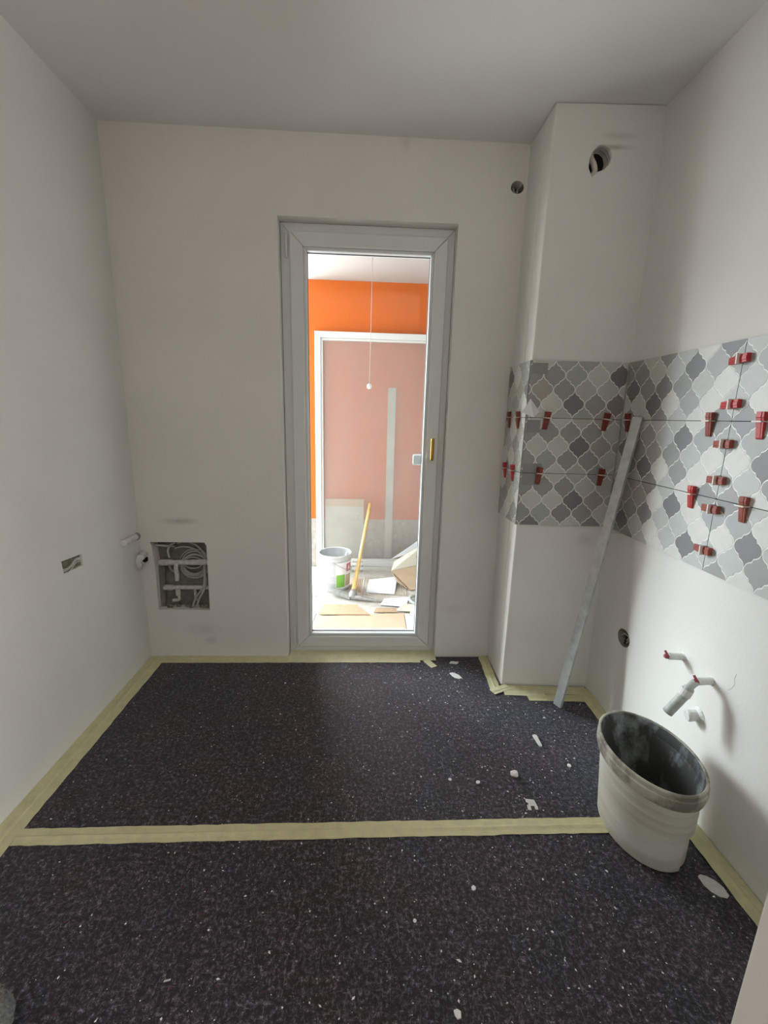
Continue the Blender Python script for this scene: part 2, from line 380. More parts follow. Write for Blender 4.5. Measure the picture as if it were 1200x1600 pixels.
# ------------------------------------------------------------ balcony door
door = empty('door_1', (0, 2.31, 0)); door['kind'] = 'structure'
fy = 2.312
bm = bmesh.new(); ring(bm, -.427, .4215, -.01, 2.2606, .050, fy, fy+.07); finish('door_frame', bm, M['frame'], door, bevel=.004)
bm = bmesh.new(); ring(bm, -.383, .388, .032, 2.222, .066, fy-.014, fy+.05)
sash = finish('door_sash', bm, M['frame'], door, bevel=.006, seg=3)
bm = bmesh.new(); ring(bm, -.3175, .3225, .0975, 2.1565, .016, fy-.004, fy+.028)
finish('glazing_bead', bm, M['bead'], sash, bevel=.004)
bm = bmesh.new(); ring(bm, -.303, .308, .112, 2.142, .004, fy+.0275, fy+.034); finish('rubber_seal', bm, M['seal'], sash)
bm = bmesh.new(); ring(bm, -.3175, .3225, .0975, 2.1565, .017, fy+.035, fy+.05); finish('outer_glazing_edge', bm, M['bead'], sash, bevel=.003)
boxobj('glass_pane', (-.31, .315, fy+.0295, fy+.0335, .105, 2.15), M['glass'], door)
for zz in (2.155, .10):
    bm = bmesh.new(); tube(bm, [(-.398, fy-.010, zz-.05), (-.398, fy-.010, zz+.05)], .0065, 12); finish('hinge_cover', bm, M['frame'], door, smooth=False, bevel=.002)
# brass handle, turned up
hd = empty('door_handle', (.350, fy-.014, 1.17), door); hd.matrix_parent_inverse = Matrix.Translation((0, -2.31, 0))
bm = bmesh.new(); tube(bm, [(.342, fy-.012, 1.158), (.342, fy-.024, 1.158)], .020, 20, flat=1.0); finish('rosette', bm, M['whiteplastic'], hd, smooth=False)
bm = bmesh.new(); tube(bm, smoothpath([(.350, fy-.018, 1.150), (.350, fy-.052, 1.150), (.350, fy-.060, 1.158), (.350, fy-.060, 1.20), (.350, fy-.060, 1.258)], 5), .0095, 12, flat=1.0)
lev = finish('lever', bm, M['brass'], hd, smooth=True)
# white grip outside the glass
bm = bmesh.new(); box(bm, .262, .322, fy+.055, fy+.075, 1.105, 1.165); finish('outer_grip', bm, M['bead'], door, bevel=.010, seg=4)
bm = bmesh.new(); box(bm, -.426, .4205, 2.2515, fy, -.008, -.001); finish('threshold', bm, M['frame'], door)

# ------------------------------------------------------------ balcony
YO = 4.0; ZF = -.08; ZC = 2.492
bm = bmesh.new(); box(bm, -2.6, 3.0, 2.499, 4.3, -.25, ZF); struct('floor_balcony', bm, M['floortile'])
bm = bmesh.new(); box(bm, -2.6, 3.0, 2.499, 4.06, ZC, ZC+.2); struct('ceiling_balcony', bm, M['balc_ceil'])
bm = bmesh.new(); box(bm, -.53, 3.0, YO, YO+.2, .40, ZC); wo = struct('wall_balcony', bm, M['orange'])
bm = bmesh.new(); box(bm, -.53, 3.0, YO-.003, YO+.2, ZF, .40); finish('plinth', bm, M['plinth'], wo)
bm = bmesh.new(); box(bm, -2.62, -2.42, 2.5, YO, ZF, ZC); struct('wall_balcony_left', bm, M['wall'])
bm = bmesh.new(); box(bm, 2.9, 3.1, 2.5, YO, ZF, ZC); struct('wall_balcony_right', bm, M['wall'])
bm = bmesh.new(); plate(bm, [(-2.6, -.2), (3.0, -.2), (3.0, ZC), (-2.6, ZC)], [[(-.45, -.2+.05), (.445, -.2+.05), (.445, 2.27), (-.45, 2.27)]], lambda u, v, d: (u, 2.4995+d, v), .012)
struct('wall_facade', bm, M['wall'])
# glazed unit standing before the orange wall
w1 = empty('window_1', (.2, 3.94, 0)); w1['kind'] = 'structure'
gx0, gx1, gz0, gz1 = -.455, .98, -.055, 2.07
bm = bmesh.new(); ring(bm, gx0, gx1, gz0, gz1, .052, 3.925, 3.985); finish('window_frame', bm, M['bead'], w1, bevel=.004)
bm = bmesh.new(); ring(bm, gx0+.052, gx1-.052, gz0+.052, gz1-.052, .018, 3.945, 3.975); finish('inner_frame', bm, M['frame'], w1, bevel=.003)
boxobj('pane', (gx0+.06, gx1-.06, 3.956, 3.960, gz0+.06, gz1-.06), M['dustglass'], w1)
boxobj('door_reflection_strip', (.195, .265, 3.975, 3.995, 0.02, 1.62), M['greyboard'], w1)  # solid strip imitating the door frame's reflection in the pane
boxobj('sill_strip', (gx0, gx1, 3.90, 3.985, ZF, ZF+.024), M['frame'], w1)

# ------------------------------------------------------------ floor fleece, two sheets
def edge_poly(x0, x1, y0, y1, jit, seed, n=40):
    rnd = random.Random(seed); j = lambda: rnd.uniform(-jit, jit); P = []
    for i in range(n): P.append((x0+(x1-x0)*i/n, y0+j()))
    for i in range(n): P.append((x1+j(), y0+(y1-y0)*i/n))
    for i in range(n): P.append((x1-(x1-x0)*i/n, y1+j()))
    for i in range(n): P.append((x0+j(), y1-(y1-y0)*i/n))
    return P
flat = lambda u, v, d: (u, v, d)
def sheet(name, poly, z0, z1, m):
    bm = bmesh.new(); prism(bm, poly, flat, z0, z1); return finish(name, bm, m)
far = [(-1.185, 1.178), (1.165, 1.178), (1.165, 1.955), (.745, 1.972), (.725, 1.985), (.725, 2.243), (-1.185, 2.243)]
tag(sheet('floor_protection_fleece', far, -.003, .0, M['fleece']), 'dark grey speckled fleece sheet between the door and the long tape strip', 'floor covering')
tag(sheet('floor_protection_fleece', [(-1.185, .28), (1.165, .28), (1.165, 1.174), (-1.185, 1.174)], -.003, .0, M['fleece2']), 'dark grey speckled fleece sheet nearest the viewer, in front of the tape strip', 'floor covering')
# masking tape strips
def tape(cl, wdt, label, m='tape', z=.0, seed=1, crease=True, thick=.0009, lift=0, endj=.004):
    """strip along centre line cl (list of 2-D points), wavy edges, raised crease"""
    rnd = random.Random(seed); P = []
    for a, b in zip(cl[:-1], cl[1:]):
        L = math.hypot(b[0]-a[0], b[1]-a[1]); n = max(2, int(L/.03))
        for i in range(n): P.append((a[0]+(b[0]-a[0])*i/n, a[1]+(b[1]-a[1])*i/n))
    P.append(cl[-1]); bm = bmesh.new(); rows = []
    for i, p in enumerate(P):
        q0, q1 = P[max(i-1, 0)], P[min(i+1, len(P)-1)]; t = Vector((q1[0]-q0[0], q1[1]-q0[1])).normalized(); nrm = Vector((-t.y, t.x))
        row = []
        for k, s in enumerate((-.5, -.22, -.04, .02, .08, .3, .5)):
            e = rnd.uniform(-.0018, .0018) if k in (0, 6) else 0
            zz = z + thick + rnd.uniform(0, .0008) + (.0022 if (crease and k in (2, 3)) else 0) + (lift if k in (0, 6) and rnd.random() < .1 else 0)
            x = p[0]+nrm.x*(s*wdt+e); y = p[1]+nrm.y*(s*wdt+e)
            row.append(bm.verts.new((x, y, zz)))
        rows.append(row)
    for a, b in zip(rows[:-1], rows[1:]):
        for k in range(6): bm.faces.new((a[k], a[k+1], b[k+1], b[k]))
    r = bmesh.ops.extrude_face_region(bm, geom=bm.faces[:])
    for v in [g for g in r['geom'] if isinstance(g, bmesh.types.BMVert)]: v.co.z = z + .0001
    o = finish('masking_tape', bm, M[m]); return tag(o, label, 'tape')
tape([(-1.157, 2.245), (-1.157, .42)], .088, 'long yellowish masking tape along the foot of the left wall', seed=1)
tape([(-1.175, 2.213), (-.42, 2.216)], .070, 'yellowish masking tape at the back wall, left of the glazed door', z=.001, seed=2)
tape([(-.425, 2.262), (.424, 2.262)], .120, 'wide yellow masking tape across the sill of the glazed door', 'tape2', z=.0016, seed=3)
tape([(-.42, 2.196), (.33, 2.196)], .030, 'narrow pale tape edging the dark fleece in front of the glazed door', 'tape2', z=.0010, seed=33, crease=False)
tape([(.365, 2.205), (.402, 2.135)], .040, 'short torn tape tail at the right foot of the glazed door', 'tape2', z=.002, seed=4, crease=False)
tape([(.705, 2.245), (.690, 1.93)], .052, 'short masking tape beside the pillar, on the left side of its foot', z=.001, seed=5)
tape([(.665, 1.908), (.765, 1.955)], .045, 'creased tape corner folded at the front left foot of the pillar', 'tape2', z=.0035, seed=6)
tape([(.725, 1.905), (.93, 1.892)], .040, 'upper torn tape strip before the pillar', 'tape2', z=.002, seed=61)
tape([(.735, 1.936), (1.165, 1.918)], .068, 'broad masking tape lying tight against the front of the pillar', z=.001, seed=7)
tape([(.835, 1.868), (1.115, 1.858)], .050, 'outer masking tape strip under the foot of the aluminium straightedge', 'tape', z=.0005, seed=8)
tape([(1.141, 1.93), (1.141, 1.30), (1.141, .42)], .066, 'long masking tape along the foot of the tiled right wall', z=.0028, seed=9)
tape([(-1.112, 1.171), (-.03, 1.176), (.90, 1.178), (1.02, 1.179)], .058, 'long masking tape running straight across the fleece joint from wall to tub', 'tape', z=.0008, seed=10)

# ------------------------------------------------------------ tiles with lantern pattern
PAL = {'W': (.68, .67, .63), 'C': (.58, .575, .525), 'c': (.475, .465, .42), 'L': (.50, .51, .495), 'l': (.385, .395, .39), 'M': (.32, .322, .315),
       'm': (.265, .265, .262), 'D': (.195, .185, .192), 'B': (.40, .365, .325), 'b': (.27, .245, .225)}
for k, c in PAL.items(): M['t'+k] = mat('printed_lantern_'+{'W': 'white', 'C': 'cream', 'c': 'dull_cream', 'L': 'pale_grey', 'l': 'light_grey', 'M': 'grey', 'm': 'mid_grey', 'D': 'dark_grey', 'B': 'beige', 'b': 'brown_grey'}[k], c, .42, noise=.05, nscale=35)
PW, PHH = .0985, .1252
half = [(0, .5), (.010, .458), (.030, .415), (.064, .374), (.108, .341), (.158, .317), (.210, .302), (.230, .294), (.236, .270), (.25, .25)]
q = half + [(.5-a[0], .5-a[1])[::1] for a in half[::-1]][1:]
q = half + [(.5-u, .5-v) for u, v in half[::-1]][1:]
lant = q[:-1] + [(u, -v) for u, v in q[::-1]][:-1] + [(-u, -v) for u, v in q][:-1] + [(-u, v) for u, v in q[::-1]][:-1]
def clip(poly, ax, val, keep_less):
    out = []; n = len(poly)
    for i in range(n):
        a, b = poly[i], poly[(i+1) % n]; ia = (a[ax] <= val) == keep_less or a[ax] == val; ib = (b[ax] <= val) == keep_less or b[ax] == val
        if ia: out.append(a)
        if ia != ib:
            t = (val-a[ax])/(b[ax]-a[ax]); out.append((a[0]+(b[0]-a[0])*t, a[1]+(b[1]-a[1])*t))
    res = []
    for p in out:
        if not res or math.hypot(p[0]-res[-1][0], p[1]-res[-1][1]) > 1e-5: res.append(p)
    if len(res) > 1 and math.hypot(res[0][0]-res[-1][0], res[0][1]-res[-1][1]) < 1e-5: res.pop()
    return res
def area(p): return abs(sum(p[i][0]*p[(i+1) % len(p)][1]-p[(i+1) % len(p)][0]*p[i][1] for i in range(len(p)))/2)
TH = .008
def tile(wall, fmap, u0, u1, v0, v1, odd0, pattern, pw=PW, seed=0, extra=()):
    """one large wall tile; fmap depth 0 = tile face, negative = towards room; odd0 = a lantern centre on odd quarter rows"""
    rnd = random.Random(seed); g = .0013
    bm = bmesh.new(); prism(bm, [(u0+g, v0+g), (u1-g, v0+g), (u1-g, v1-g), (u0+g, v1-g)], fmap, 0.0, TH, 1); bm.faces.ensure_lookup_table(); bm.faces[0].material_index = 0
    t = finish('tile', bm, [M['grout'], M['tileedge']], wall)
    a0, a1, b0, b1 = u0+.0012, u1-.0012, v0+.0012, v1-.0012
    vh = (v1-v0)/4
    for qq in range(5):
        zc = v1 - vh*qq; off = odd0 if qq % 2 else odd0 + pw/2
        k0 = math.floor((u0-off)/pw)-1
        for k in range(k0, k0+12):
            uc = off+k*pw
            if uc < u0-pw*.5 or uc > u1+pw*.5: continue
            sc = .950
            poly = [(uc+x*pw*sc, zc+y*PHH*sc) for x, y in lant]
            for ax, val, less in ((0, a0, False), (0, a1, True), (1, b0, False), (1, b1, True)):
                if poly: poly = clip(poly, ax, val, less)
            if len(poly) < 3 or area(poly) < 2e-5: continue
            col = pattern(qq, k) if pattern else None
            if col is None: col = rnd.choice('WCcLlMDBl')
            bm = bmesh.new(); prism(bm, poly, fmap, -.0007, .001); finish('lantern_piece', bm, M['t'+col], t)
    for (eu0, eu1, ev0, ev1, col) in extra:
        bm = bmesh.new(); prism(bm, [(max(eu0, a0), max(ev0, b0)), (min(eu1, a1), max(ev0, b0)), (min(eu1, a1), min(ev1, b1)), (max(eu0, a0), min(ev1, b1))], fmap, -.0011, .001)
        finish('plain_corner_patch', bm, M['t'+col], t)
    return t
fRt = lambda u, v, d: (XR-.009+d, u, v)
fPt = lambda u, v, d: (u, pf(u)-.009+d, v)
fSt = lambda u, v, d: (XP-.009+d, u, v)
rowsZ = [(Z1, ZT), (Z2, Z1), (ZB, Z2)]
# right wall: row colour strings are read from the vertical joint leftwards (y growing)
RW = [['DWLMCMB', 'llDLCMM', 'WLMmMDl', 'LWlWDCC', 'mWLMCMl'],
      ['mWLLCMb', 'llDLBbl', 'WLMBMDb', 'LWMWDMc', 'mWLMcMM'],
      ['MWLMBBB', 'lWDWBBm', 'WLLmMMl', 'LDLWLDm', 'LWWLMMM']]
RN = ['LMWLW', 'lWWLM', 'LMlWD', 'WMLDW', 'mLWML']
YJ = 1.350
def patR(r):
    def f(qq, k):
        if k >= 0: return RW[r][qq][min(k, 6)]
        return RN[qq][(-k-1) % 5] if r == 0 else ('mLWML', 'lWDLM', 'WDLMW', 'LMWlD', 'MWLDM')[qq][(-k-1) % 5]
    return f
yc = pf(XR)-.011
for r, (za, zb_) in enumerate(rowsZ):
    tile(wall_right, fRt, YJ, yc, za, zb_, YJ, patR(r), pw=.0995, seed=r)
    tile(wall_right, fRt, .75, YJ, za, zb_, YJ, patR(r), pw=.0995, seed=r+10)
bm = bmesh.new(); box(bm, XR-.0035, XR+.001, .752, yc, ZB+.004, ZT-.004); finish('joint_backing', bm, M['adhesive'], wall_right)
# pillar front: strings read left to right, odd rows from x=.84, even rows from x=.79
PR = [['CllLC', 'MlCDBC', 'BMcLC', 'MCDMb', 'CclB'],
      ['CCcB', 'MMMLcC', 'CCDBl', 'MlMML', 'CCcM'],
      ['CCcM', 'MMLcc', 'CCDBl', 'MlmMC', 'DLCm']]
def patP(r):
    def f(qq, k):
        s = PR[r][qq]; i = k if qq % 2 == 0 else (k+1 if qq == 3 else k)
        if qq % 2 == 0: i = k+1
        if qq == 1: i = k
        return s[i] if 0 <= i < len(s) else ('M' if i < 0 else 'c')
    return f
PE = [[(.735, .806, 1.567, 1.614, 'm')], [(.735, .797, 1.308, 1.366, 'm'), (.735, .824, Z2, 1.168, 'm')], [(.735, .818, 1.064, Z2, 'm')]]
for r, (za, zb_) in enumerate(rowsZ):
    tile(pillar, fPt, XP-.008, XR-.012, za, zb_, .840, patP(r), seed=r+20, extra=PE[r])
    tile(pillar, fSt, pf(XP)-.008, D-.004, za, zb_, 2.02, None, seed=r+30)
bm = bmesh.new(); prism(bm, [(XP+.002, ZB+.004), (XR-.01, ZB+.004), (XR-.01, ZT-.004), (XP+.002, ZT-.004)], lambda u, v, d: (u, pf(u)-.0035+d, v), 0, .004)
box(bm, XP-.0035, XP+.001, pf(XP)+.004, D-.006, ZB+.004, ZT-.004); finish('joint_backing', bm, M['adhesive'], pillar)

# ------------------------------------------------------------ levelling wedges
def wedge(origin, xdir, zdir, label, colour='red', shift=0.0, L=.080, W=.026):
    """xdir: towards the thick end, zdir: out of the wall; the strap stands in the joint at the origin"""
    X = Vector(xdir).normalized(); Z = Vector(zdir).normalized(); Y = Z.cross(X)
    O = Vector(origin); root = empty('levelling_wedge', O)
    mp = lambda x, y, z: O + X*x + Y*y + Z*z
    bm = bmesh.new(); x0, x1 = -.052+shift, .028+shift
    prof = [(x0, .0006), (x1, .0006), (x1, .0165), (x1-.016, .0165), (x1-.018, .0145), (x0+.004, .0055), (x0, .003)]
    for (wa, wb, zs) in ((-W/2, -W*.22, .9), (-W*.22, W*.22, 1.0), (W*.22, W/2, .9)):
        a = [bm.verts.new(mp(x, wa*(1.0 if x > 0 else .84), z*zs)) for x, z in prof]; b = [bm.verts.new(mp(x, wb*(1.0 if x > 0 else .84), z*zs)) for x, z in prof]
        n = len(prof); bm.faces.new(a); bm.faces.new(b[::-1])
        for i in range(n): bm.faces.new((a[i], b[i], b[(i+1) % n], a[(i+1) % n]))
    finish('wedge', bm, M[colour], root, bevel=.0008)
    bm = bmesh.new()
    def bx(xa, xb, ya, yb, za, zb):
        vs = [bm.verts.new(mp(x, y, z)) for x in (xa, xb) for y in (ya, yb) for z in (za, zb)]
        for f in ((0, 1, 3, 2), (4, 6, 7, 5), (0, 4, 5, 1), (2, 3, 7, 6), (0, 2, 6, 4), (1, 5, 7, 3)): bm.faces.new([vs[i] for i in f])
    bx(-.0015, .0015, -W/2-.003, -W/2, -.002, .018); bx(-.0015, .0015, W/2, W/2+.003, -.002, .018); bx(-.0022, .0022, -W/2-.003, W/2+.003, .0158, .0235)
    finish('strap', bm, M['clip'], root)
    return tag(root, label, 'wedge', 'red tile levelling wedges')
UPZ, OUTR, OUTP, OUTS = (0, 0, 1), (-1, 0, 0), (0, -1, 0), (-1, 0, 0)
xr = XR-.0105
for y, z, c, lb in ((1.430, Z1, 'brownred', 'brownish red wedge standing upright on the upper tile joint, left of the joint crossing'),
                    (1.236, Z1, 'red', 'bright red upright wedge at the right picture edge, on the upper tile joint'),
                    (1.452, Z2, 'red', 'bright red upright wedge on the lower tile joint of the right wall'),
                    (1.236, Z2, 'brownred', 'brownish red upright wedge on the lower tile joint near the right edge')):
    wedge((xr, y, z), UPZ, OUTR, lb, c)
wedge((xr, 1.895, Z1), UPZ, OUTR, 'dark red wedge half hidden behind the top of the aluminium straightedge', 'darkred')
for z, c, lb in ((1.565, 'red', 'bright red sideways wedge, topmost on the vertical tile joint'),
                 (1.428, 'red', 'bright red sideways wedge just above the crossing with the upper joint'),
                 (1.303, 'brownred', 'dark red sideways wedge just below the crossing with the upper joint'),
                 (1.185, 'brownred', 'dark red sideways wedge just above the crossing with the lower joint'),
                 (1.088, 'brownred', 'dark red sideways wedge just below the crossing with the lower joint'),
                 (.945, 'brownred', 'dark red sideways wedge, lowest on the vertical tile joint')):
    wedge((xr, YJ, z), (0, -1, .06), OUTR, lb, c)
for x, z, c, t, lb in ((.822, Z1, 'darkred', .10, 'dark red wedge on the upper joint at the left of the pillar front'),
                       (1.092, Z1, 'darkred', .12, 'dark red wedge on the upper joint at the right of the pillar front'),
                       (.812, Z2, 'darkred', .06, 'dark red wedge on the lower joint at the left of the pillar front'),
                       (1.102, Z2, 'darkred', .05, 'dark red wedge on the lower joint at the right of the pillar front')):
    wedge((x, pf(x)-.0105, z), (t, 0, 1), OUTP, lb, c)
for y, z, c, lb in ((2.175, Z1, 'darkred', 'dark wedge on the pillar side, upper joint, next to the back wall'),
                    (2.050, Z1, 'darkred', 'dark wedge on the pillar side, upper joint, under the white flap'),
                    (2.175, Z2, 'red', 'red wedge on the pillar side, lower joint, next to the back wall'),
                    (2.060, Z2, 'red', 'red wedge on the pillar side, lower joint, close to the pillar edge')):
    wedge((XP-.0105, y, z), UPZ, OUTS, lb, c)
# white flap stuck to the pillar edge
bm = bmesh.new()
T_, L_, B_, R_ = [bm.verts.new(p) for p in ((.738, 1.960, 1.458), (.702, 1.957, 1.398), (.748, 1.928, 1.376), (.782, 1.956, 1.402))]
bm.faces.new((T_, L_, B_)); bm.faces.new((T_, B_, R_))
fl = finish('bent_flap', bm, M['whiteplastic']); s_ = fl.modifiers.new('s', 'SOLIDIFY'); s_.thickness = .0015
tag(fl, 'small bent white plastic flap sticking out at the tiled pillar edge', 'plastic piece')

# ------------------------------------------------------------ aluminium straightedge
def straightedge():
    A = Vector((.958, 1.800, .004)); B = Vector((1.150, 1.806, 1.388))
    t = (B-A).normalized(); fr = Vector((-.86, -.50, 0)); fr = (fr-t*fr.dot(t)).normalized(); sd_ = t.cross(fr)   # sd: across
    root = empty('aluminium_straightedge', A)
    def bar(name, poly, m):
        bm = bmesh.new(); a = [bm.verts.new(A+fr*v+sd_*u) for u, v in poly]; b = [bm.verts.new(B+fr*v+sd_*u) for u, v in poly]; n = len(poly)
        bm.faces.new(a); bm.faces.new(b[::-1])
        for i in range(n): bm.faces.new((a[i], b[i], b[(i+1) % n], a[(i+1) % n]))
        return finish(name, bm, m, root, bevel=.0012)
    # hollow box profile with a groove on its broad face
    bar('profile', [(-.020, -.009), (.020, -.009), (.020, .009), (-.020, .009)], M['alu'])
    bm = bmesh.new(); e = B + t*.0008
    vs = [bm.verts.new(e+fr*v+sd_*u) for u, v in ((-.017, -.0065), (.017, -.0065), (.017, .005), (-.017, .005))]; bm.faces.new(vs)
    finish('open_end', bm, M['dark'], root)
    tag(root, 'dusty aluminium straightedge leaning in the tiled corner', 'straightedge')
straightedge()

# ------------------------------------------------------------ mortar tub
def tub():
    root = empty('mortar_tub', (.963, 1.168, 0))
    NA = 96; zc0, zc1 = (.965, 1.165), (.957, 1.178); a0, b0, a1, b1 = .126, .155, .131, .180; HT = .31
    def ringat(z, off=0, dent=True):
        t = z/HT; cx = zc0[0]+(zc1[0]-zc0[0])*t; cy = zc0[1]+(zc1[1]-zc0[1])*t; out = []
        a = a0+(a1-a0)*t**1.0+off; b = b0+(b1-b0)*t+off
        for k in range(NA):
            th = 2*PI*k/NA; x, y = a*math.cos(th), b*math.sin(th)
            out.append((cx+x, cy+y, z))
        if dent and z < .135:
            # gripping recess: the lower wall is cut flat on the side to the right wall
            for k, p in enumerate(out):
                th = (2*PI*k/NA)
                if -1.33 < (th if th < PI else th-2*PI) < -.30:
                    s = .91; out[k] = (cx+(p[0]-cx)*s, cy+(p[1]-cy)*(s+.05), p[2])
        return out
    def skin(name, levels, m, bottom=None, smooth=True, topcap=None):
        bm = bmesh.new(); R = [[bm.verts.new(p) for p in ringat(z, o, d)] for z, o, d in levels]
        for i in range(len(R)-1):
            for k in range(NA): bm.faces.new((R[i][k], R[i][(k+1) % NA], R[i+1][(k+1) % NA], R[i+1][k]))
        if bottom is not None: bm.faces.new(R[bottom][::-1])
        if topcap is not None: bm.faces.new(R[topcap])
        o = finish(name, bm, m, root, smooth=smooth)
        if smooth:
            es = o.modifiers.new('e', 'EDGE_SPLIT'); es.split_angle = math.radians(38)
        return o
    lv = [(.0005, -.012, 1), (.004, -.004, 1), (.012, 0, 1)] + [(z, 0, 1) for z in (.05, .10, .134)] + [(.139, 0, 1)]
    for zr in (.160, .190, .222): lv += [(zr, 0, 1), (zr+.002, .0005, 1), (zr+.004, 0, 1)]
    lv += [(.262, 0, 1), (.270, .004, 1), (.275, .004, 1)]
    skin('body', lv, M['tubout'], bottom=0)
    skin('rim', [(.250, .0005, 0), (.254, .010, 0), (.272, .0135, 0), (.288, .0125, 0), (.291, .0085, 0), (.306, .0095, 0), (.310, .006, 0), (.310, .002, 0), (.304, .000, 0)], M['tubrim'])
    skin('inner_wall', [(.306, .0005, 0), (.30, -.0035, 0), (.268, -.0045, 0), (.264, -.008, 0), (.10, -.03, 0), (.03, -.034, 0), (.012, -.042, 0)], M['tubin'], bottom=None, topcap=6)
    bm = bmesh.new(); rnd = random.Random(3)
    for i in range(9):
        a = rnd.uniform(0, 2*PI); rr = rnd.uniform(.01, .07)
        bmesh.ops.create_icosphere(bm, subdivisions=1, radius=rnd.uniform(.008, .02), matrix=Matrix.Translation((.965+rr*math.cos(a), 1.165+rr*math.sin(a), .018)) @ Matrix.Diagonal((1.3, 1, .5, 1)))
    finish('dried_mortar_lumps', bm, M['tubin'], root)
    tag(root, 'large oval grey mortar tub with dusty outside and dark inside, beside right wall', 'tub')
def tubmat(name, base, dirt, scale, lo, hi, rough=.7, spec=.4, rings=False):
    T = bpy.data.materials.new(name); T.use_nodes = True; nt = T.node_tree; b = nt.nodes['Principled BSDF']; b.inputs['Roughness'].default_value = rough
    b.inputs['Specular IOR Level'].default_value = spec
    tc = nt.nodes.new('ShaderNodeTexCoord'); n = nt.nodes.new('ShaderNodeTexNoise'); n.inputs['Scale'].default_value = scale; n.inputs['Detail'].default_value = 7; n.inputs['Roughness'].default_value = .62
    mp = nt.nodes.new('ShaderNodeMapping'); mp.inputs['Scale'].default_value = (1, 1, .55) if not rings else (.5, .5, 2.2)
    nt.links.new(tc.outputs['Object'], mp.inputs[0]); nt.links.new(mp.outputs[0], n.inputs['Vector'])
    r = nt.nodes.new('ShaderNodeValToRGB'); r.color_ramp.elements[0].position = lo; r.color_ramp.elements[1].position = hi
    r.color_ramp.elements[0].color = base+(1,); r.color_ramp.elements[1].color = dirt+(1,)
    nt.links.new(n.outputs['Fac'], r.inputs[0]); nt.links.new(r.outputs[0], b.inputs['Base Color'])
    bp = nt.nodes.new('ShaderNodeBump'); bp.inputs['Strength'].default_value = .3; bp.inputs['Distance'].default_value = .002
    nt.links.new(n.outputs['Fac'], bp.inputs['Height']); nt.links.new(bp.outputs[0], b.inputs['Normal'])
    return T
M['tubout'] = tubmat('mortar_dusted_plastic', (.50, .475, .39), (.64, .63, .56), 7, .35, .62, rings=True)
M['tubrim'] = tubmat('worn_tub_rim', (.19, .175, .14), (.52, .50, .42), 11, .42, .60)
M['tubin'] = tubmat('dark_tub_inside_with_smears', (.055, .058, .055), (.36, .40, .41), 9, .50, .68)
tub()

# ------------------------------------------------------------ pipe stubs of the right wall
def stub(base, tip, r, name, label, plug=None, m='stub', collar=True):
    B, T = Vector(base), Vector(tip); ax = (T-B).normalized(); root = empty(name, B)
    bm = bmesh.new(); tube(bm, [B-ax*.006, B+ax*.002, B+(T-B)*.5, T-ax*.004, T], [r*1.05, r, r*.96, r, r*.86], 16); finish('pipe_end', bm, M[m], root, smooth=False, bevel=.001)
    if collar:
        bm = bmesh.new(); tube(bm, [B-ax*.008, B, B+ax*.007], [r*1.7, r*1.6, r*1.08], 14); finish('plaster_collar', bm, M['stub'], root)
    if plug:
        bm = bmesh.new(); tube(bm, [T-ax*.002, T+ax*.006, T+ax*.012], [r*.78, r*.74, r*.5], 10); finish('plug', bm, M['plug'], root)
        bm = bmesh.new(); tube(bm, [T+ax*.002+Vector((0, .003, r*.5)), T+ax*.004+Vector((0, .012, r*1.3))], r*.32, 8); finish('plug_tab', bm, M['plug'], root)
    tag(root, label, 'pipe'); return root
stub((XR+.004, 1.372, .528), (1.122, 1.376, .528), .0125, 'pipe_stub', 'upper white pipe stub with a dark red plug, left one on the right wall', plug=True)
stub((XR+.004, 1.262, .368), (1.142, 1.268, .362), .020, 'pipe_stub', 'short white capped stub low on the right wall, behind the grey tube', m='stub')
g = stub((XR+.004, 1.236, .520), (1.120, 1.230, .522), .0125, 'pipe_stub', 'right white pipe stub with red clips and a grey tube hanging from it', plug=True)
bm = bmesh.new(); tube(bm, smoothpath([(1.118, 1.232, .520), (1.100, 1.230, .503), (1.088, 1.231, .475), (1.052, 1.246, .393)], 5), [.0125]*6+[.0165]*10, 14, cap=False)
gt = finish('hanging_grey_tube', bm, M['greyplastic'], g, smooth=True); so_ = gt.modifiers.new('s', 'SOLIDIFY'); so_.thickness = .0018
bm = bmesh.new(); tube(bm, [(1.094, 1.230, .492), (1.086, 1.231, .470)], .0185, 14); finish('coupling_ring', bm, M['stub'], g)

# socket box in the right wall
bm = bmesh.new()
a = [(XR+.002, u, v) for u, v in circle2(1.715, .414, .0445, .0395, 26)]; b_ = [(XR+.05, u, v) for u, v in circle2(1.715, .414, .040, .035, 26)]
A_ = [bm.verts.new(p) for p in a]; B_ = [bm.verts.new(p) for p in b_]
for k in range(26): bm.faces.new((A_[k], B_[k], B_[(k+1) % 26], A_[(k+1) % 26]))
bm.faces.new(B_); finish('socket_box', bm, M['hole'], wall_right)
sc = empty('loose_cable', (XR+.02, 1.72, .41))
for i, (dy, dz, r0) in enumerate(((.0, 0, .026), (.006, .004, .018))):
    bm = bmesh.new(); tube(bm, [(XR+.012+.006*i+.004*math.sin(t*3), 1.718+dy+r0*math.cos(t), .412+dz+r0*.8*math.sin(t)) for t in [x*.3 for x in range(18)]], .0032, 8)
    finish('cable_loop', bm, M['wire'], sc, smooth=True)
bm = bmesh.new(); tube(bm, [(XR+.035, 1.74, .43), (XR-.001, 1.70, .395)], .004, 8); finish('wire_end', bm, M['dark'], sc)
tag(sc, 'curled grey cable inside the open socket hole low on right wall', 'cable')
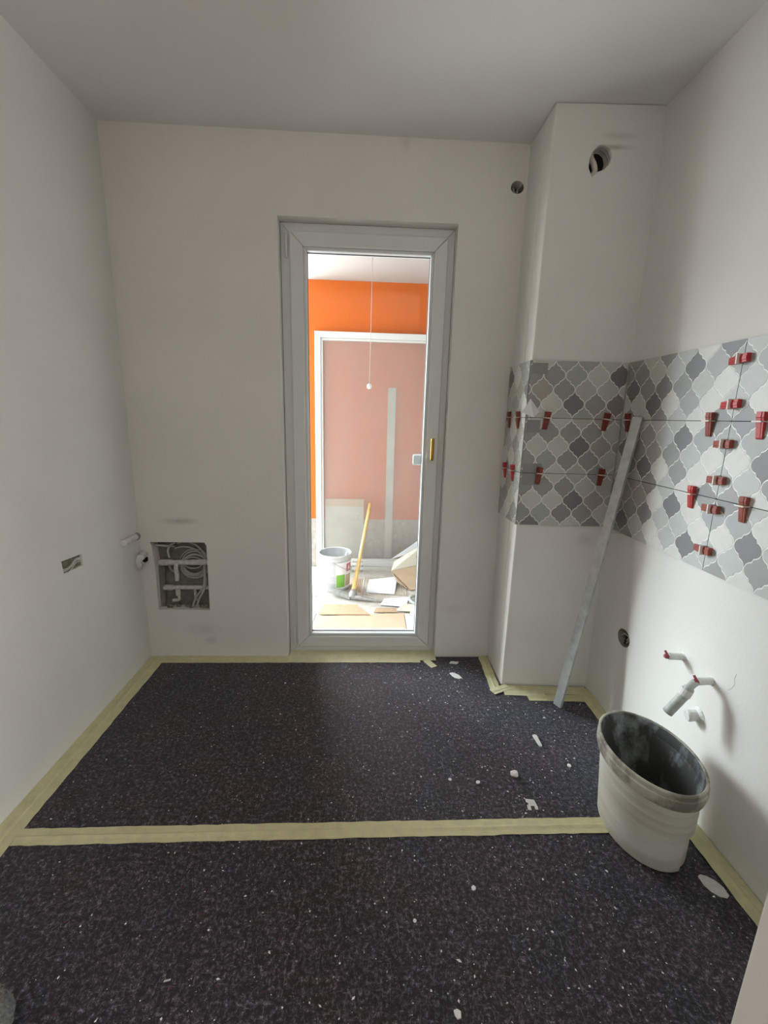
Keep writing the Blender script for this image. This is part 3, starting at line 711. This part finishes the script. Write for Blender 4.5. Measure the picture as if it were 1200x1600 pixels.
# box in the left wall
bm = bmesh.new(); box(bm, XL-.11, XL-.010, 1.655, 1.795, .70, .78); finish('box_back', bm, M['boxhole'], wall_left)
jb = empty('junction_wires', (XL-.03, 1.72, .74))
for i, zz in enumerate((.735, .742, .726)):
    bm = bmesh.new(); tube(bm, smoothpath([(XL-.009, 1.668, zz-.008), (XL-.006+.002*i, 1.69, zz-.013), (XL-.005, 1.72, zz-.008), (XL-.007, 1.755, zz+.008), (XL-.009, 1.785, zz+.004)], 5), .0026, 8); finish('wire', bm, M['pipe'], jb, smooth=True)
bm = bmesh.new(); bmesh.ops.create_icosphere(bm, subdivisions=2, radius=.007, matrix=Matrix.Translation((XL-.008, 1.775, .744))); finish('terminal', bm, M['stub'], jb)
tag(jb, 'pale wires in the small slanted rectangular opening of the left wall', 'wires')

# stubs in the left corner
cs = empty('corner_pipe_stub', (XL, 2.20, .715))
bm = bmesh.new(); tube(bm, [(XL-.02, 2.225, .716), (XL+.004, 2.20, .717), (XL+.014, 2.075, .7225)], [.0165, .0165, .0155], 14); finish('pipe_end', bm, M['stub'], cs)
bm = bmesh.new(); tube(bm, [(XL-.004, 2.222, .717), (XL+.003, 2.214, .717)], .021, 12); finish('dark_gap', bm, M['hole'], cs)
tag(cs, 'white horizontal pipe stub in the left corner, above the other stub', 'pipe')
cs = empty('corner_pipe_stub', (XL, 2.2, .6))
bm = bmesh.new(); tube(bm, [(-1.185, D+.02, .612), (-1.178, D-.03, .612), (-1.172, D-.065, .610)], [.019, .019, .018], 16); finish('pipe_end', bm, M['stub'], cs)
bm = bmesh.new(); tube(bm, [(-1.190, D+.001, .592), (-1.188, D-.004, .592)], [.040, .036], 10); finish('broken_plaster_edge', bm, M['stub'], cs)
bm = bmesh.new(); tube(bm, [(-1.184, D-.003, .583), (-1.184, D-.0062, .583)], [.021, .018], 7); finish('dark_gap', bm, M['dark'], cs)
bm = bmesh.new(); tube(bm, smoothpath([(XL+.002, 2.205, .60), (XL+.012, 2.19, .585), (XL+.014, 2.195, .565), (XL+.006, 2.21, .545)], 4), [.010, .012, .014, .013]+[.014]*5+[.012]*4, 10); finish('plaster_lump', bm, M['stub'], cs, smooth=True)
tag(cs, 'white pipe stub in rough broken plaster in the left corner, the lower one', 'pipe')

# ------------------------------------------------------------ niche: manifold and cables
nx = lambda X, Y=1300: -1.139+((230+X/10.9)-(237+10*(830+Y/10.9-847)/106))/(85-4*(830+Y/10.9-847)/106)*.287
nz = lambda Y: .677-((830+Y/10.9)-847)/106*.391
mf = empty('pipe_manifold', (-1.0, D+.05, .30))
def nt_(name, pts, r, m, parent, y=.05, sub=5, n=10):
    P = [(nx(p[0], p[1]), D+(p[2] if len(p) > 2 else y), nz(p[1])) for p in pts]
    bm = bmesh.new(); tube(bm, smoothpath(P, sub) if len(P) > 2 else P, r*1.25, n); return finish(name, bm, M[m], parent, smooth=False if len(P) == 2 else True)
nt_('upper_header', [(150, 560), (1010, 548)], .0115, 'pipe', mf, y=.035)
nt_('collar', [(180, 560), (370, 556)], .0145, 'pipe', mf, y=.035)
nt_('collar', [(860, 550), (960, 550)], .0140, 'pipe', mf, y=.035)
nt_('collar', [(700, 552), (850, 551)], .0130, 'pipe', mf, y=.035)
nt_('lower_header', [(220, 1005), (1060, 1000)], .0100, 'pipe', mf, y=.045)
nt_('collar', [(240, 1005), (380, 1004)], .0130, 'pipe', mf, y=.045)
nt_('lever', [(470, 555, .022), (462, 640, .018), (480, 730, .016), (485, 845, .018)], .0095, 'pipe', mf)
nt_('riser', [(1005, 560), (1015, 985)], .0085, 'pipe', mf, y=.045)
nt_('riser', [(180, 580), (200, 1330)], .0140, 'niche', mf, y=.05)
nt_('valve', [(478, 1010), (488, 1120)], .0105, 'pipe', mf, y=.03)
nt_('valve_spout', [(500, 1110), (505, 1190), (400, 1205)], .0065, 'pipe', mf, y=.025)
nt_('riser', [(745, 1010), (765, 1240)], .0065, 'pipe', mf, y=.05)
bm = bmesh.new(); rnd = random.Random(5)
for i in range(26):
    bmesh.ops.create_icosphere(bm, subdivisions=1, radius=rnd.uniform(.004, .012), matrix=Matrix.Translation((nx(rnd.uniform(230, 1050)), D+rnd.uniform(.02, .08), .292+rnd.uniform(0, .006))))
finish('mortar_rubble', bm, M['niche'], mf)['kind'] = 'stuff'
tag(mf, 'plaster-smeared pipes with valve in the open wall niche', 'pipes')
cc = empty('cable_coil', (-.95, D+.03, .5))
for i, (cx, cy, rx, ry) in enumerate(((735, 585, 262, 235), (740, 590, 225, 205), (735, 600, 190, 170), (745, 640, 235, 200), (720, 575, 160, 95))):
    nt_('cable_loop', [(cx+rx*math.cos(t*2*PI/20), cy+ry*math.sin(t*2*PI/20), .06-.003*i) for t in range(21)], .0036, 'wire', cc, sub=2, n=8)
nt_('cable_end', [(940, 600, .022), (950, 800, .020), (930, 960, .018), (800, 1150, .02), (730, 1330, .03)], .0048, 'wire', cc)
nt_('cable_end', [(930, 640, .026), (960, 830, .024), (940, 1000, .020), (850, 1180, .02), (800, 1330, .03)], .0048, 'wire', cc)
nt_('cable_end', [(430, 215, .03), (340, 270, .028), (315, 360, .025), (350, 465, .02)], .0042, 'wire', cc)
nt_('cable_end', [(440, 240, .05), (640, 215, .045), (820, 290, .04), (960, 470, .04)], .0042, 'wire', cc)
nt_('cable_end', [(400, 330, .05), (560, 300, .05), (760, 350, .05), (930, 500, .05)], .0040, 'wire', cc)
nt_('cable_end', [(100, 250, .02), (250, 270, .03), (400, 300, .05)], .0050, 'wire', cc)
nt_('cable_end', [(300, 620, .05), (340, 700, .05), (370, 740, .06)], .0042, 'wire', cc)
tag(cc, 'coiled grey cables hanging among the pipes in the wall niche', 'cable')

# ------------------------------------------------------------ openings high up: conduits
hc = empty('flexible_conduit', (.93, 2.03, 2.35))
rib = [( .922, 2.035, 2.462), (.915, 2.012, 2.43), (.925, 2.000, 2.40), (.930, 1.998, 2.375), (.915, 1.99, 2.354)]
pp = smoothpath(rib, 8); bm = bmesh.new(); tube(bm, pp, [.0105+.0010*(i % 2) for i in range(len(pp))], 12); finish('ribbed_tube', bm, M['clip'], hc, smooth=True)
tag(hc, 'white ribbed conduit curling in the dark hole high on the pillar', 'conduit')
bm = bmesh.new(); box(bm, .86, 1.02, YP+.052, YP+.096, 2.31, 2.48); finish('hole_dark_sheet', bm, M['dark'], pillar)  # black sheet put in to darken the inside of the hole
bm = bmesh.new(); prism(bm, circle2(.938, 2.405, .046, .052, 20), lambda u, v, d: (u, pf(u)+d, v), .03, .034); 
bmesh.ops.delete(bm, geom=bm.faces[:], context='FACES_ONLY'); bm.free()
bm = bmesh.new(); tube(bm, [(.968, 1.985, 2.355), (.978, 1.985, 2.38), (.980, 1.985, 2.41), (.966, 1.99, 2.44), (.94, 1.99, 2.452)], [.007, .006, .006, .006, .006], 8); finish('sleeve_edge', bm, M['hole'], pillar, smooth=True)
hc = empty('thin_cable_pair', (.689, D+.04, 2.42))
for dx in (-.010, .006):
    bm = bmesh.new(); tube(bm, smoothpath([(.689+dx, D+.08, 2.44), (.689+dx*1.3, D+.03, 2.432), (.689+dx*1.1, D+.016, 2.41), (.689+dx*.4, D+.014, 2.402)], 5), .0042, 8); finish('cable_end', bm, M['wire'], hc, smooth=True)
tag(hc, 'two grey cable ends in the small round hole of the back wall near the pillar', 'cable')

# hairline crack in right wall paint is thin relief
bm = bmesh.new(); pts = [(XR-.0002, 1.155, .60), (XR-.0002, 1.158, .58), (XR-.0002, 1.153, .565), (XR-.0002, 1.16, .545), (XR-.0002, 1.172, .53)]
tube(bm, pts, .0004, 5); finish('hairline_crack', bm, M['hole'], wall_right)

# ------------------------------------------------------------ debris on the fleece
def chip(name, poly, h, loc, rot, label, m='chip', cat='debris', tilt=0, group=None, z=.0):
    bm = bmesh.new(); prism(bm, poly, flat, 0, h)
    o = finish(name, bm, M[m], bevel=min(.0008, h*.3)); o.location = (loc[0], loc[1], z+.0002); o.rotation_euler = (tilt, 0, rot); return tag(o, label, cat, group)
chip('wedge_sliver', [(-.009, -.030), (-.004, -.036), (.004, -.034), (.011, .028), (.004, .034), (-.008, .032)], .006, (.767, 1.572), .10, 'pale wedge-shaped sliver on the fleece in front of the pillar')
chip('clip_base', [(-.018, -.024), (-.006, -.024), (-.006, -.006), (.008, -.006), (.008, -.020), (.018, -.020), (.020, -.010), (.014, .020), (-.018, .022), (-.018, .008), (-.012, .006), (-.012, -.002), (-.018, -.004)], .0012, (.622, 1.262), -.1, 'pale grey notched plastic clip base on fleece, just behind the long tape', 'stub', 'plastic piece')
chip('plaster_flake', [(-.028, -.006), (-.016, .014), (-.004, .018), (.012, .012), (.028, .014), (.026, -.002), (.012, -.012), (-.006, -.008)], .0015, (.522, 2.178), .0, 'white plaster flake on the fleece, nearer to the back wall', 'crumb')
chip('plaster_flake', [(-.030, .022), (-.012, .030), (.006, .018), (.020, .006), (.030, -.022), (.012, -.030), (-.010, -.020), (-.020, -.004)], .0015, (.506, 2.055), .0, 'white plaster flake on the fleece, the one further from the back wall', 'crumb')
leafp = [(x*.95, y*.80) for x, y in [(-.036+.002, .030), (-.030, .002), (-.016, -.022), (.004, -.034), (.024, -.034), (.034, -.022), (.030, .006), (.014, .028), (-.008, .038), (-.024, .040)]]
chip('oval_chip', leafp, .002, (1.070, .972), -.25, 'large cream leaf-shaped chip on the fleece in the shade of the tub', 'chip')
chip('tape_sliver', [(-.008, -.002), (.008, -.001), (.008, .003), (-.007, .002)], .001, (-.466, .793), .12, 'tiny cream sliver on the near fleece at lower left', 'chip')
bm = bmesh.new(); bmesh.ops.create_icosphere(bm, subdivisions=2, radius=.014)
rnd = random.Random(2)
for v in bm.verts: v.co = Vector((v.co.x*1.2, v.co.y, v.co.z*.8))*rnd.uniform(.75, 1.2)
o = finish('plaster_lump', bm, M['crumb']); o.location = (.600, 1.390, .0095); tag(o, 'rounded white plaster lump on the fleece in front of the tub', 'debris')
bits = [(.235, .713, .010, 'white angular plaster bit at the bottom edge of the picture'), (.340, .985, .0075, 'small white diamond-shaped bit on the near fleece'), (.345, 1.375, .007, 'small white bit on the far fleece, left of the plaster lump'),
        (.450, 1.36, .009, 'flat white bit beside the rounded plaster lump'), (.155, .905, .006, 'small white bit left of the diamond-shaped one on near fleece'), (.842, 1.435, .010, 'white flake beside the left foot of the tub')]
for i, (x, y, r, lb) in enumerate(bits):
    rnd = random.Random(i+40); n = 6
    chip('plaster_bit', [(r*rnd.uniform(.7, 1.15)*math.cos(2*PI*k/n), r*rnd.uniform(.7, 1.15)*math.sin(2*PI*k/n)) for k in range(n)], r*.5, (x, y), rnd.uniform(0, 3), lb, 'crumb')
# countless crumbs
bm = bmesh.new(); rnd = random.Random(11)
for i in range(2300):
    x = rnd.uniform(-1.09, 1.09); y = rnd.uniform(.45, 2.2)
    if rnd.random() > .25+.75*max(0, min(1, (x+.6)/1.1)): continue
    if abs(y-1.178) < .035 or (x > .7 and y > 1.83) or (abs(x-.965) < .15 and abs(y-1.17) < .19): continue
    s = rnd.choice((.0008, .0010, .0012, .0012, .0015, .0018, .0024, .0030)) * (1 if rnd.random() < .95 else 1.4); a = rnd.uniform(0, PI)
    c, sn = math.cos(a), math.sin(a); el = rnd.uniform(1, 1.9)
    pts = [(s*el*rnd.uniform(.6, 1.2), 0), (s*rnd.uniform(-.5, .5), s*rnd.uniform(.6, 1.3)), (-s*el*rnd.uniform(.6, 1.2), s*rnd.uniform(-.4, .4)), (0, -s*rnd.uniform(.6, 1.3))]
    b4 = [bm.verts.new((x+px*c-py*sn, y+px*sn+py*c, .0001)) for px, py in pts]; tp = bm.verts.new((x, y, .0001+s*.9))
    for k in range(4): bm.faces.new((b4[k], b4[(k+1) % 4], tp))
tag(finish('plaster_crumbs', bm, M['crumb']), 'tiny white plaster crumbs scattered all over the dark fleece', 'debris', kind='stuff')
# felt fibres standing up from the sheet
bm = bmesh.new(); rnd = random.Random(12)
for i in range(5200):
    x = rnd.uniform(-1.08, 1.09); y = .5+1.7*rnd.random()**1.15
    if abs(y-1.178) < .036 or (x > .62 and y > 1.81) or (abs(x-.965) < .15 and abs(y-1.17) < .20) or (x < -.66 and y < .85) or y > 2.15: continue
    L = rnd.uniform(.003, .011); a = rnd.uniform(0, 2*PI); t = .0004
    d = Vector((math.cos(a), math.sin(a), 0)); nrm = Vector((-d.y, d.x, 0)); p = Vector((x, y, .0002)); q_ = p+d*L*.5+Vector((0, 0, rnd.uniform(.0005, .002)))+nrm*rnd.uniform(-.002, .002); e = p+d*L
    vs = [bm.verts.new(v) for v in (p-nrm*t, p+nrm*t, q_+nrm*t, q_-nrm*t, e+nrm*t, e-nrm*t)]
    bm.faces.new((vs[0], vs[1], vs[2], vs[3])); bm.faces.new((vs[3], vs[2], vs[4], vs[5]))
M['fibre'] = mat('loose_felt_fibre', (.20, .19, .21), .9)
tag(finish('felt_fibres', bm, M['fibre']), 'fine grey textile fibres standing up all over the dark fleece', 'fibres', kind='stuff')
# grey fluffy object at the lower left corner
bm = bmesh.new(); bmesh.ops.create_icosphere(bm, subdivisions=5, radius=.075)
rnd = random.Random(9)
for v in bm.verts:
    n = v.co.normalized(); v.co = Vector((v.co.x*1.15, v.co.y*1.6, v.co.z*.5)) + n*rnd.uniform(-.004, .007)
o = finish('felt_slipper', bm, M['fluff'], smooth=True); o.location = (-.832, .652, .041); o.rotation_euler = (0, 0, .25)
tag(o, 'blurred grey woolly toe of a slipper at the lower left corner', 'shoe')

# ------------------------------------------------------------ things on the balcony
def pail():
    c = (-.245, 3.475, ZF); root = empty('paint_bucket', c)
    bm = bmesh.new(); prof = [(.112, .001), (.119, .006), (.121, .02)]
    for z in (.08, .14, .20): prof += [(.121+.012*z/.3, z-.004), (.1235+.012*z/.3, z), (.121+.012*z/.3, z+.004)]
    prof += [(.133, .265), (.140, .268), (.140, .275), (.134, .278), (.135, .300), (.142, .303), (.142, .316), (.136, .320), (.131, .316)]
    R = lathe(bm, prof, c, 48); bm.faces.new(R[0][::-1]); finish('body', bm, M['pail'], root, smooth=True)
    bm = bmesh.new(); R = lathe(bm, [(.131, .316), (.127, .25), (.117, .09)], c, 48); bm.faces.new(R[-1]); finish('inside', bm, M['pail_in'], root, smooth=True)
    def decal(name, a0, a1, z0, z1, m, off=.0012):
        bm = bmesh.new(); rr = lambda z: .1235+.012*z/.3+off
        lathe(bm, [(rr(z0), z0), (rr(z1), z1)], c, 12, a0=a0, a1=a1); return finish(name, bm, M[m], root)
    A = lambda deg: math.radians(deg)
    decal('label', A(-84), A(0), .03, .262, 'whiteplastic'); decal('green_print', A(-82), A(-48), .045, .155, 'green', .0022); decal('tan_print', A(-45), A(-14), .05, .15, 'card', .0022)
    # emblem: dark pink square with a pale drop
    decal('emblem', A(-42), A(-14), .175, .245, 'pinklabel', .0022)
    bm = bmesh.new(); drop = [(0, .028), (.006, .012), (.011, 0), (.011, -.010), (.006, -.018), (0, -.021), (-.006, -.018), (-.011, -.010), (-.011, 0), (-.006, .012)]
    rr = .1235+.012*.21/.3+.004
    bm.faces.new([bm.verts.new((c[0]+rr*math.cos(A(-30)+u/rr), c[1]+rr*math.sin(A(-30)+u/rr), c[2]+.21+v)) for u, v in drop]); finish('drop_emblem', bm, M['whiteplastic'], root)
    bm = bmesh.new(); tube(bm, [(c[0]+.140*math.cos(t), c[1]+.140*math.sin(t), c[2]+.272-.10*math.sin((t-A(-95))/A(190)*PI)) for t in [A(-95)+A(190)*k/16 for k in range(17)]], .0022, 6); 
    finish('wire_handle', bm, M['steel'], root)
    bm = bmesh.new(); tube(bm, [(c[0]+.02, c[1]-.02, c[2]+.10), (c[0]+.098, c[1]+.062, c[2]+.295)], .009, 8); finish('stirring_stick', bm, M['pail'], root)
    tag(root, 'open pale grey plastic bucket with green printed label on balcony', 'bucket')
pail()
def pick():
    root = empty('pickaxe', (-.075, 3.25, ZF))
    bm = bmesh.new(); a = Vector((-.090, 3.215, ZF+.02)); b = Vector((.050, 3.90, .575)); n = 8
    pts = [a+(b-a)*i/n for i in range(n+1)]; tube(bm, pts, [.026, .023, .020, .0185, .0175, .0175, .018, .019, .0185], 14, flat=.8); finish('handle', bm, M['wood'], root, smooth=True)
    bm = bmesh.new(); tube(bm, [a+(b-a).normalized()*s for s in (-.012, .0, .035, .06)], [.030, .036, .032, .026], 14); finish('socket', bm, M['steel'], root, smooth=True)
    bm = bmesh.new(); tube(bm, smoothpath([(-.10, 3.215, ZF+.022), (-.02, 3.19, ZF+.026), (.06, 3.175, ZF+.018), (.165, 3.165, ZF+.008)], 4), [.020]*5+[.015]*4+[.008]*3+[.003], 8, flat=.8); finish('pick_point', bm, M['steel'], root, smooth=True)
    bm = bmesh.new()
    P = smoothpath([(-.10, 3.215, ZF+.022), (-.17, 3.25, ZF+.036), (-.24, 3.285, ZF+.042), (-.305, 3.31, ZF+.044)], 4); rows = []
    for i, p in enumerate(P):
        t = i/(len(P)-1); wd = .018+.022*t; th = .016*(1-t)+.003; nn = Vector((.55, .83, 0)).normalized()
        rows.append([bm.verts.new(p+nn*wd*s+Vector((0, 0, th*h))) for s, h in ((-1, -1), (1, -1), (1, 1), (-1, 1))])
    for r0, r1 in zip(rows[:-1], rows[1:]):
        for k in range(4): bm.faces.new((r0[k], r0[(k+1) % 4], r1[(k+1) % 4], r1[k]))
    bm.faces.new(rows[0]); bm.faces.new(rows[-1][::-1]); finish('adze_blade', bm, M['steel'], root)
    tag(root, 'pickaxe standing on its steel head with pale wooden handle leaning on the balcony glazing', 'tool')
pick()
def board(name, pts, th, m, label, cat, parent=None, bend=0):
    """thin sheet through given 3-D corners"""
    P = [Vector(p) for p in pts]; n = (P[1]-P[0]).cross(P[-1]-P[0]).normalized()*th
    bm = bmesh.new(); a = [bm.verts.new(p) for p in P]; b = [bm.verts.new(p+n) for p in P]; k = len(P)
    bm.faces.new(a[::-1]); bm.faces.new(b)
    for i in range(k): bm.faces.new((a[i], a[(i+1) % k], b[(i+1) % k], b[i]))
    o = finish(name, bm, M[m], parent)
    return tag(o, label, cat) if not parent else o
lb = empty('leaning_board', (-.16, 3.965, ZF+.05))
boxobj('board', (-.372, -.010, 3.962, 3.972, gz0+.075, .60), M['greyboard'], lb)
boxobj('top_band', (-.372, -.010, 3.9612, 3.9625, .53, .60), M['card'], lb)
bm = bmesh.new()
for s in ([(-.26, .42), (-.24, .405), (-.23, .42), (-.21, .405), (-.19, .42)], [(-.175, .44), (-.16, .41), (-.15, .43)], [(-.10, .445), (-.125, .435), (-.13, .41), (-.11, .398), (-.095, .405)], [(-.085, .44), (-.06, .445), (-.06, .42), (-.08, .40), (-.05, .40)]):
    tube(bm, [(x, 3.9612, z) for x, z in s], .0028, 5)
finish('scrawled_marks', bm, M['hole'], lb)
tag(lb, 'grey-green board behind the dusty glass, left of the pickaxe handle', 'board')
F0 = ZF
board('cardboard_sheet', [(-.350, 2.700, F0+.001), (.300, 2.715, F0+.001), (.305, 2.965, F0+.004), (-.320, 2.905, F0+.004)], .004, 'card', 'large flat cardboard sheet on balcony floor nearest the door', 'cardboard')
board('cardboard_sheet', [(-.330, 2.925, F0+.009), (.05, 2.925, F0+.009), (-.05, 3.085, F0+.014), (-.31, 3.09, F0+.014)], .005, 'card2', 'darker torn cardboard piece lying behind the large cardboard sheet', 'cardboard')
board('cardboard_sheet', [(.08, 2.975, F0+.006), (.26, 2.975, F0+.006), (.25, 3.04, F0+.008), (.10, 3.04, F0+.008)], .004, 'card2', 'small brown cardboard scrap right behind the large cardboard sheet', 'cardboard')
board('paper_sheet', [(.02, 3.34, F0+.010), (.255, 3.30, F0+.012), (.30, 3.58, F0+.06), (.05, 3.60, F0+.02)], .002, 'paper', 'bluish white paper sheet leaning by the open carton on the balcony', 'paper')
board('paper_sheet', [(.13, 3.10, F0+.010), (.33, 3.06, F0+.010), (.37, 3.24, F0+.012), (.17, 3.22, F0+.010)], .002, 'paper', 'crumpled white paper in front of the open carton on balcony floor', 'paper')
board('paper_sheet', [(.25, 2.99, F0+.013), (.40, 2.97, F0+.013), (.44, 3.10, F0+.015), (.30, 3.10, F0+.013)], .002, 'paper2', 'cream paper scrap beside the hose on the balcony', 'paper')
board('paper_sheet', [(-.30, 2.665, F0+.008), (.28, 2.685, F0+.008), (.28, 2.725, F0+.008), (-.27, 2.715, F0+.008)], .002, 'paper', 'narrow white paper strip just outside the door glass', 'paper')
board('paper_sheet', [(-.47, 2.72, F0+.002), (-.37, 2.72, F0+.002), (-.35, 2.98, F0+.004), (-.46, 2.99, F0+.004)], .002, 'paper', 'white leaflet on balcony floor at the left of the cardboard', 'paper')
board('paper_sheet', [(.31, 2.72, F0+.003), (.44, 2.72, F0+.003), (.43, 2.95, F0+.005), (.31, 2.95, F0+.005)], .002, 'paper2', 'grey white sheet at the right of the large cardboard', 'paper')
# open carton
ct = empty('open_carton', (.42, 3.62, F0))
def bd(name, pts, m): return board(name, pts, .005, m, None, None, ct)
bd('base', [(.24, 3.52, F0+.13), (.40, 3.40, F0+.005), (.72, 3.48, F0+.03), (.55, 3.66, F0+.15)], 'card')
bd('front_flap', [(.24, 3.52, F0+.13), (.36, 3.50, F0+.015), (.40, 3.40, F0+.005), (.30, 3.44, F0+.06)], 'card')
bd('back_wall', [(.24, 3.53, F0+.13), (.55, 3.67, F0+.15), (.62, 3.76, F0+.36), (.27, 3.66, F0+.17)], 'paper2')
bd('inside_print', [(.36, 3.62, F0+.152), (.55, 3.66, F0+.155), (.60, 3.70, F0+.30), (.40, 3.655, F0+.24)], 'card2')
bd('white_flap', [(.24, 3.70, F0+.18), (.60, 3.80, F0+.26), (.62, 3.82, F0+.42), (.42, 3.78, F0+.28)], 'paper')
tag(ct, 'torn open cardboard carton lying at the right of the balcony', 'box')
hs = bmesh.new(); tube(hs, smoothpath([(.52, 3.22, F0+.02), (.42, 3.25, F0+.022), (.375, 3.20, F0+.022), (.385, 3.12, F0+.022), (.44, 3.08, F0+.022), (.53, 3.09, F0+.02)], 6), .014, 10)
tag(finish('garden_hose', hs, M['hose'], smooth=True), 'loop of grey green hose at the right of the balcony floor', 'hose')
# crumpled bag near the lower right of the glass
bm = bmesh.new(); bmesh.ops.create_icosphere(bm, subdivisions=3, radius=.075); rnd = random.Random(21)
for v in bm.verts: v.co = Vector((v.co.x*.9, v.co.y*1.3, v.co.z*.5))*rnd.uniform(.8, 1.2)
o = finish('crumpled_bag', bm, M['paper']); o.location = (.42, 2.88, F0+.05); tag(o, 'crumpled white plastic bag at the lower right behind the door glass', 'bag')
# small trestle of white slats behind the bucket
tr = empty('white_crate', (-.09, 3.86, F0))
for z in (.03, .075, .115): boxobj('slat', (-.16, -.015, 3.83, 3.842, F0+z, F0+z+.022), M['whiteplastic'], tr)
for x in (-.155, -.105, -.022): boxobj('post', (x, x+.008, 3.842, 3.852, F0, F0+.15), M['steel'], tr)
tag(tr, 'low white slatted crate between the bucket and the pickaxe handle', 'crate')
# combed mortar beds on the balcony floor
def comb(x0, x1, y0, y1, n, m, name, label, ang=0):
    bm = bmesh.new(); box(bm, x0, x1, y0, y1, F0, F0+.003)
    for i in range(n):
        x = x0+(x1-x0)*(i+.5)/n; r = (x1-x0)/n*.3
        prism(bm, [(x-r, F0+.003), (x+r, F0+.003), (x+r*.5, F0+.009), (x-r*.5, F0+.009)], lambda u, v, d: (u+(d-y0)*ang, d, v), y0, y1)
    return tag(finish(name, bm, M[m]), label, 'mortar', kind='stuff')
comb(-.02, .36, 3.30, 3.70, 26, 'mortar', 'combed_mortar', 'combed pale mortar ridges on balcony floor right of the pickaxe', .06)
comb(-.115, -.025, 3.36, 3.66, 6, 'mortar2', 'combed_mortar', 'combed tan mortar ridges on balcony floor just right of the bucket', .06)
comb(-.50, -.375, 3.26, 3.50, 7, 'mortar', 'combed_mortar', 'combed pale mortar ridges left of the bucket', -.05)
# hanging cord with knob
pc = empty('pull_cord', (.024, 3.2, ZC))
bm = bmesh.new(); tube(bm, [(.026, 3.2, ZC), (.024, 3.2, 2.0), (.019, 3.2, 1.588)], .0016, 6); finish('cord', bm, M['steel'], pc)
bm = bmesh.new(); bmesh.ops.create_uvsphere(bm, u_segments=16, v_segments=10, radius=.017, matrix=Matrix.Translation((.019, 3.2, 1.576)) @ Matrix.Diagonal((1, 1, 1.15, 1))); finish('knob', bm, M['bead'], pc, smooth=True)
tag(pc, 'thin cord with a small white knob hanging from the balcony ceiling', 'cord')
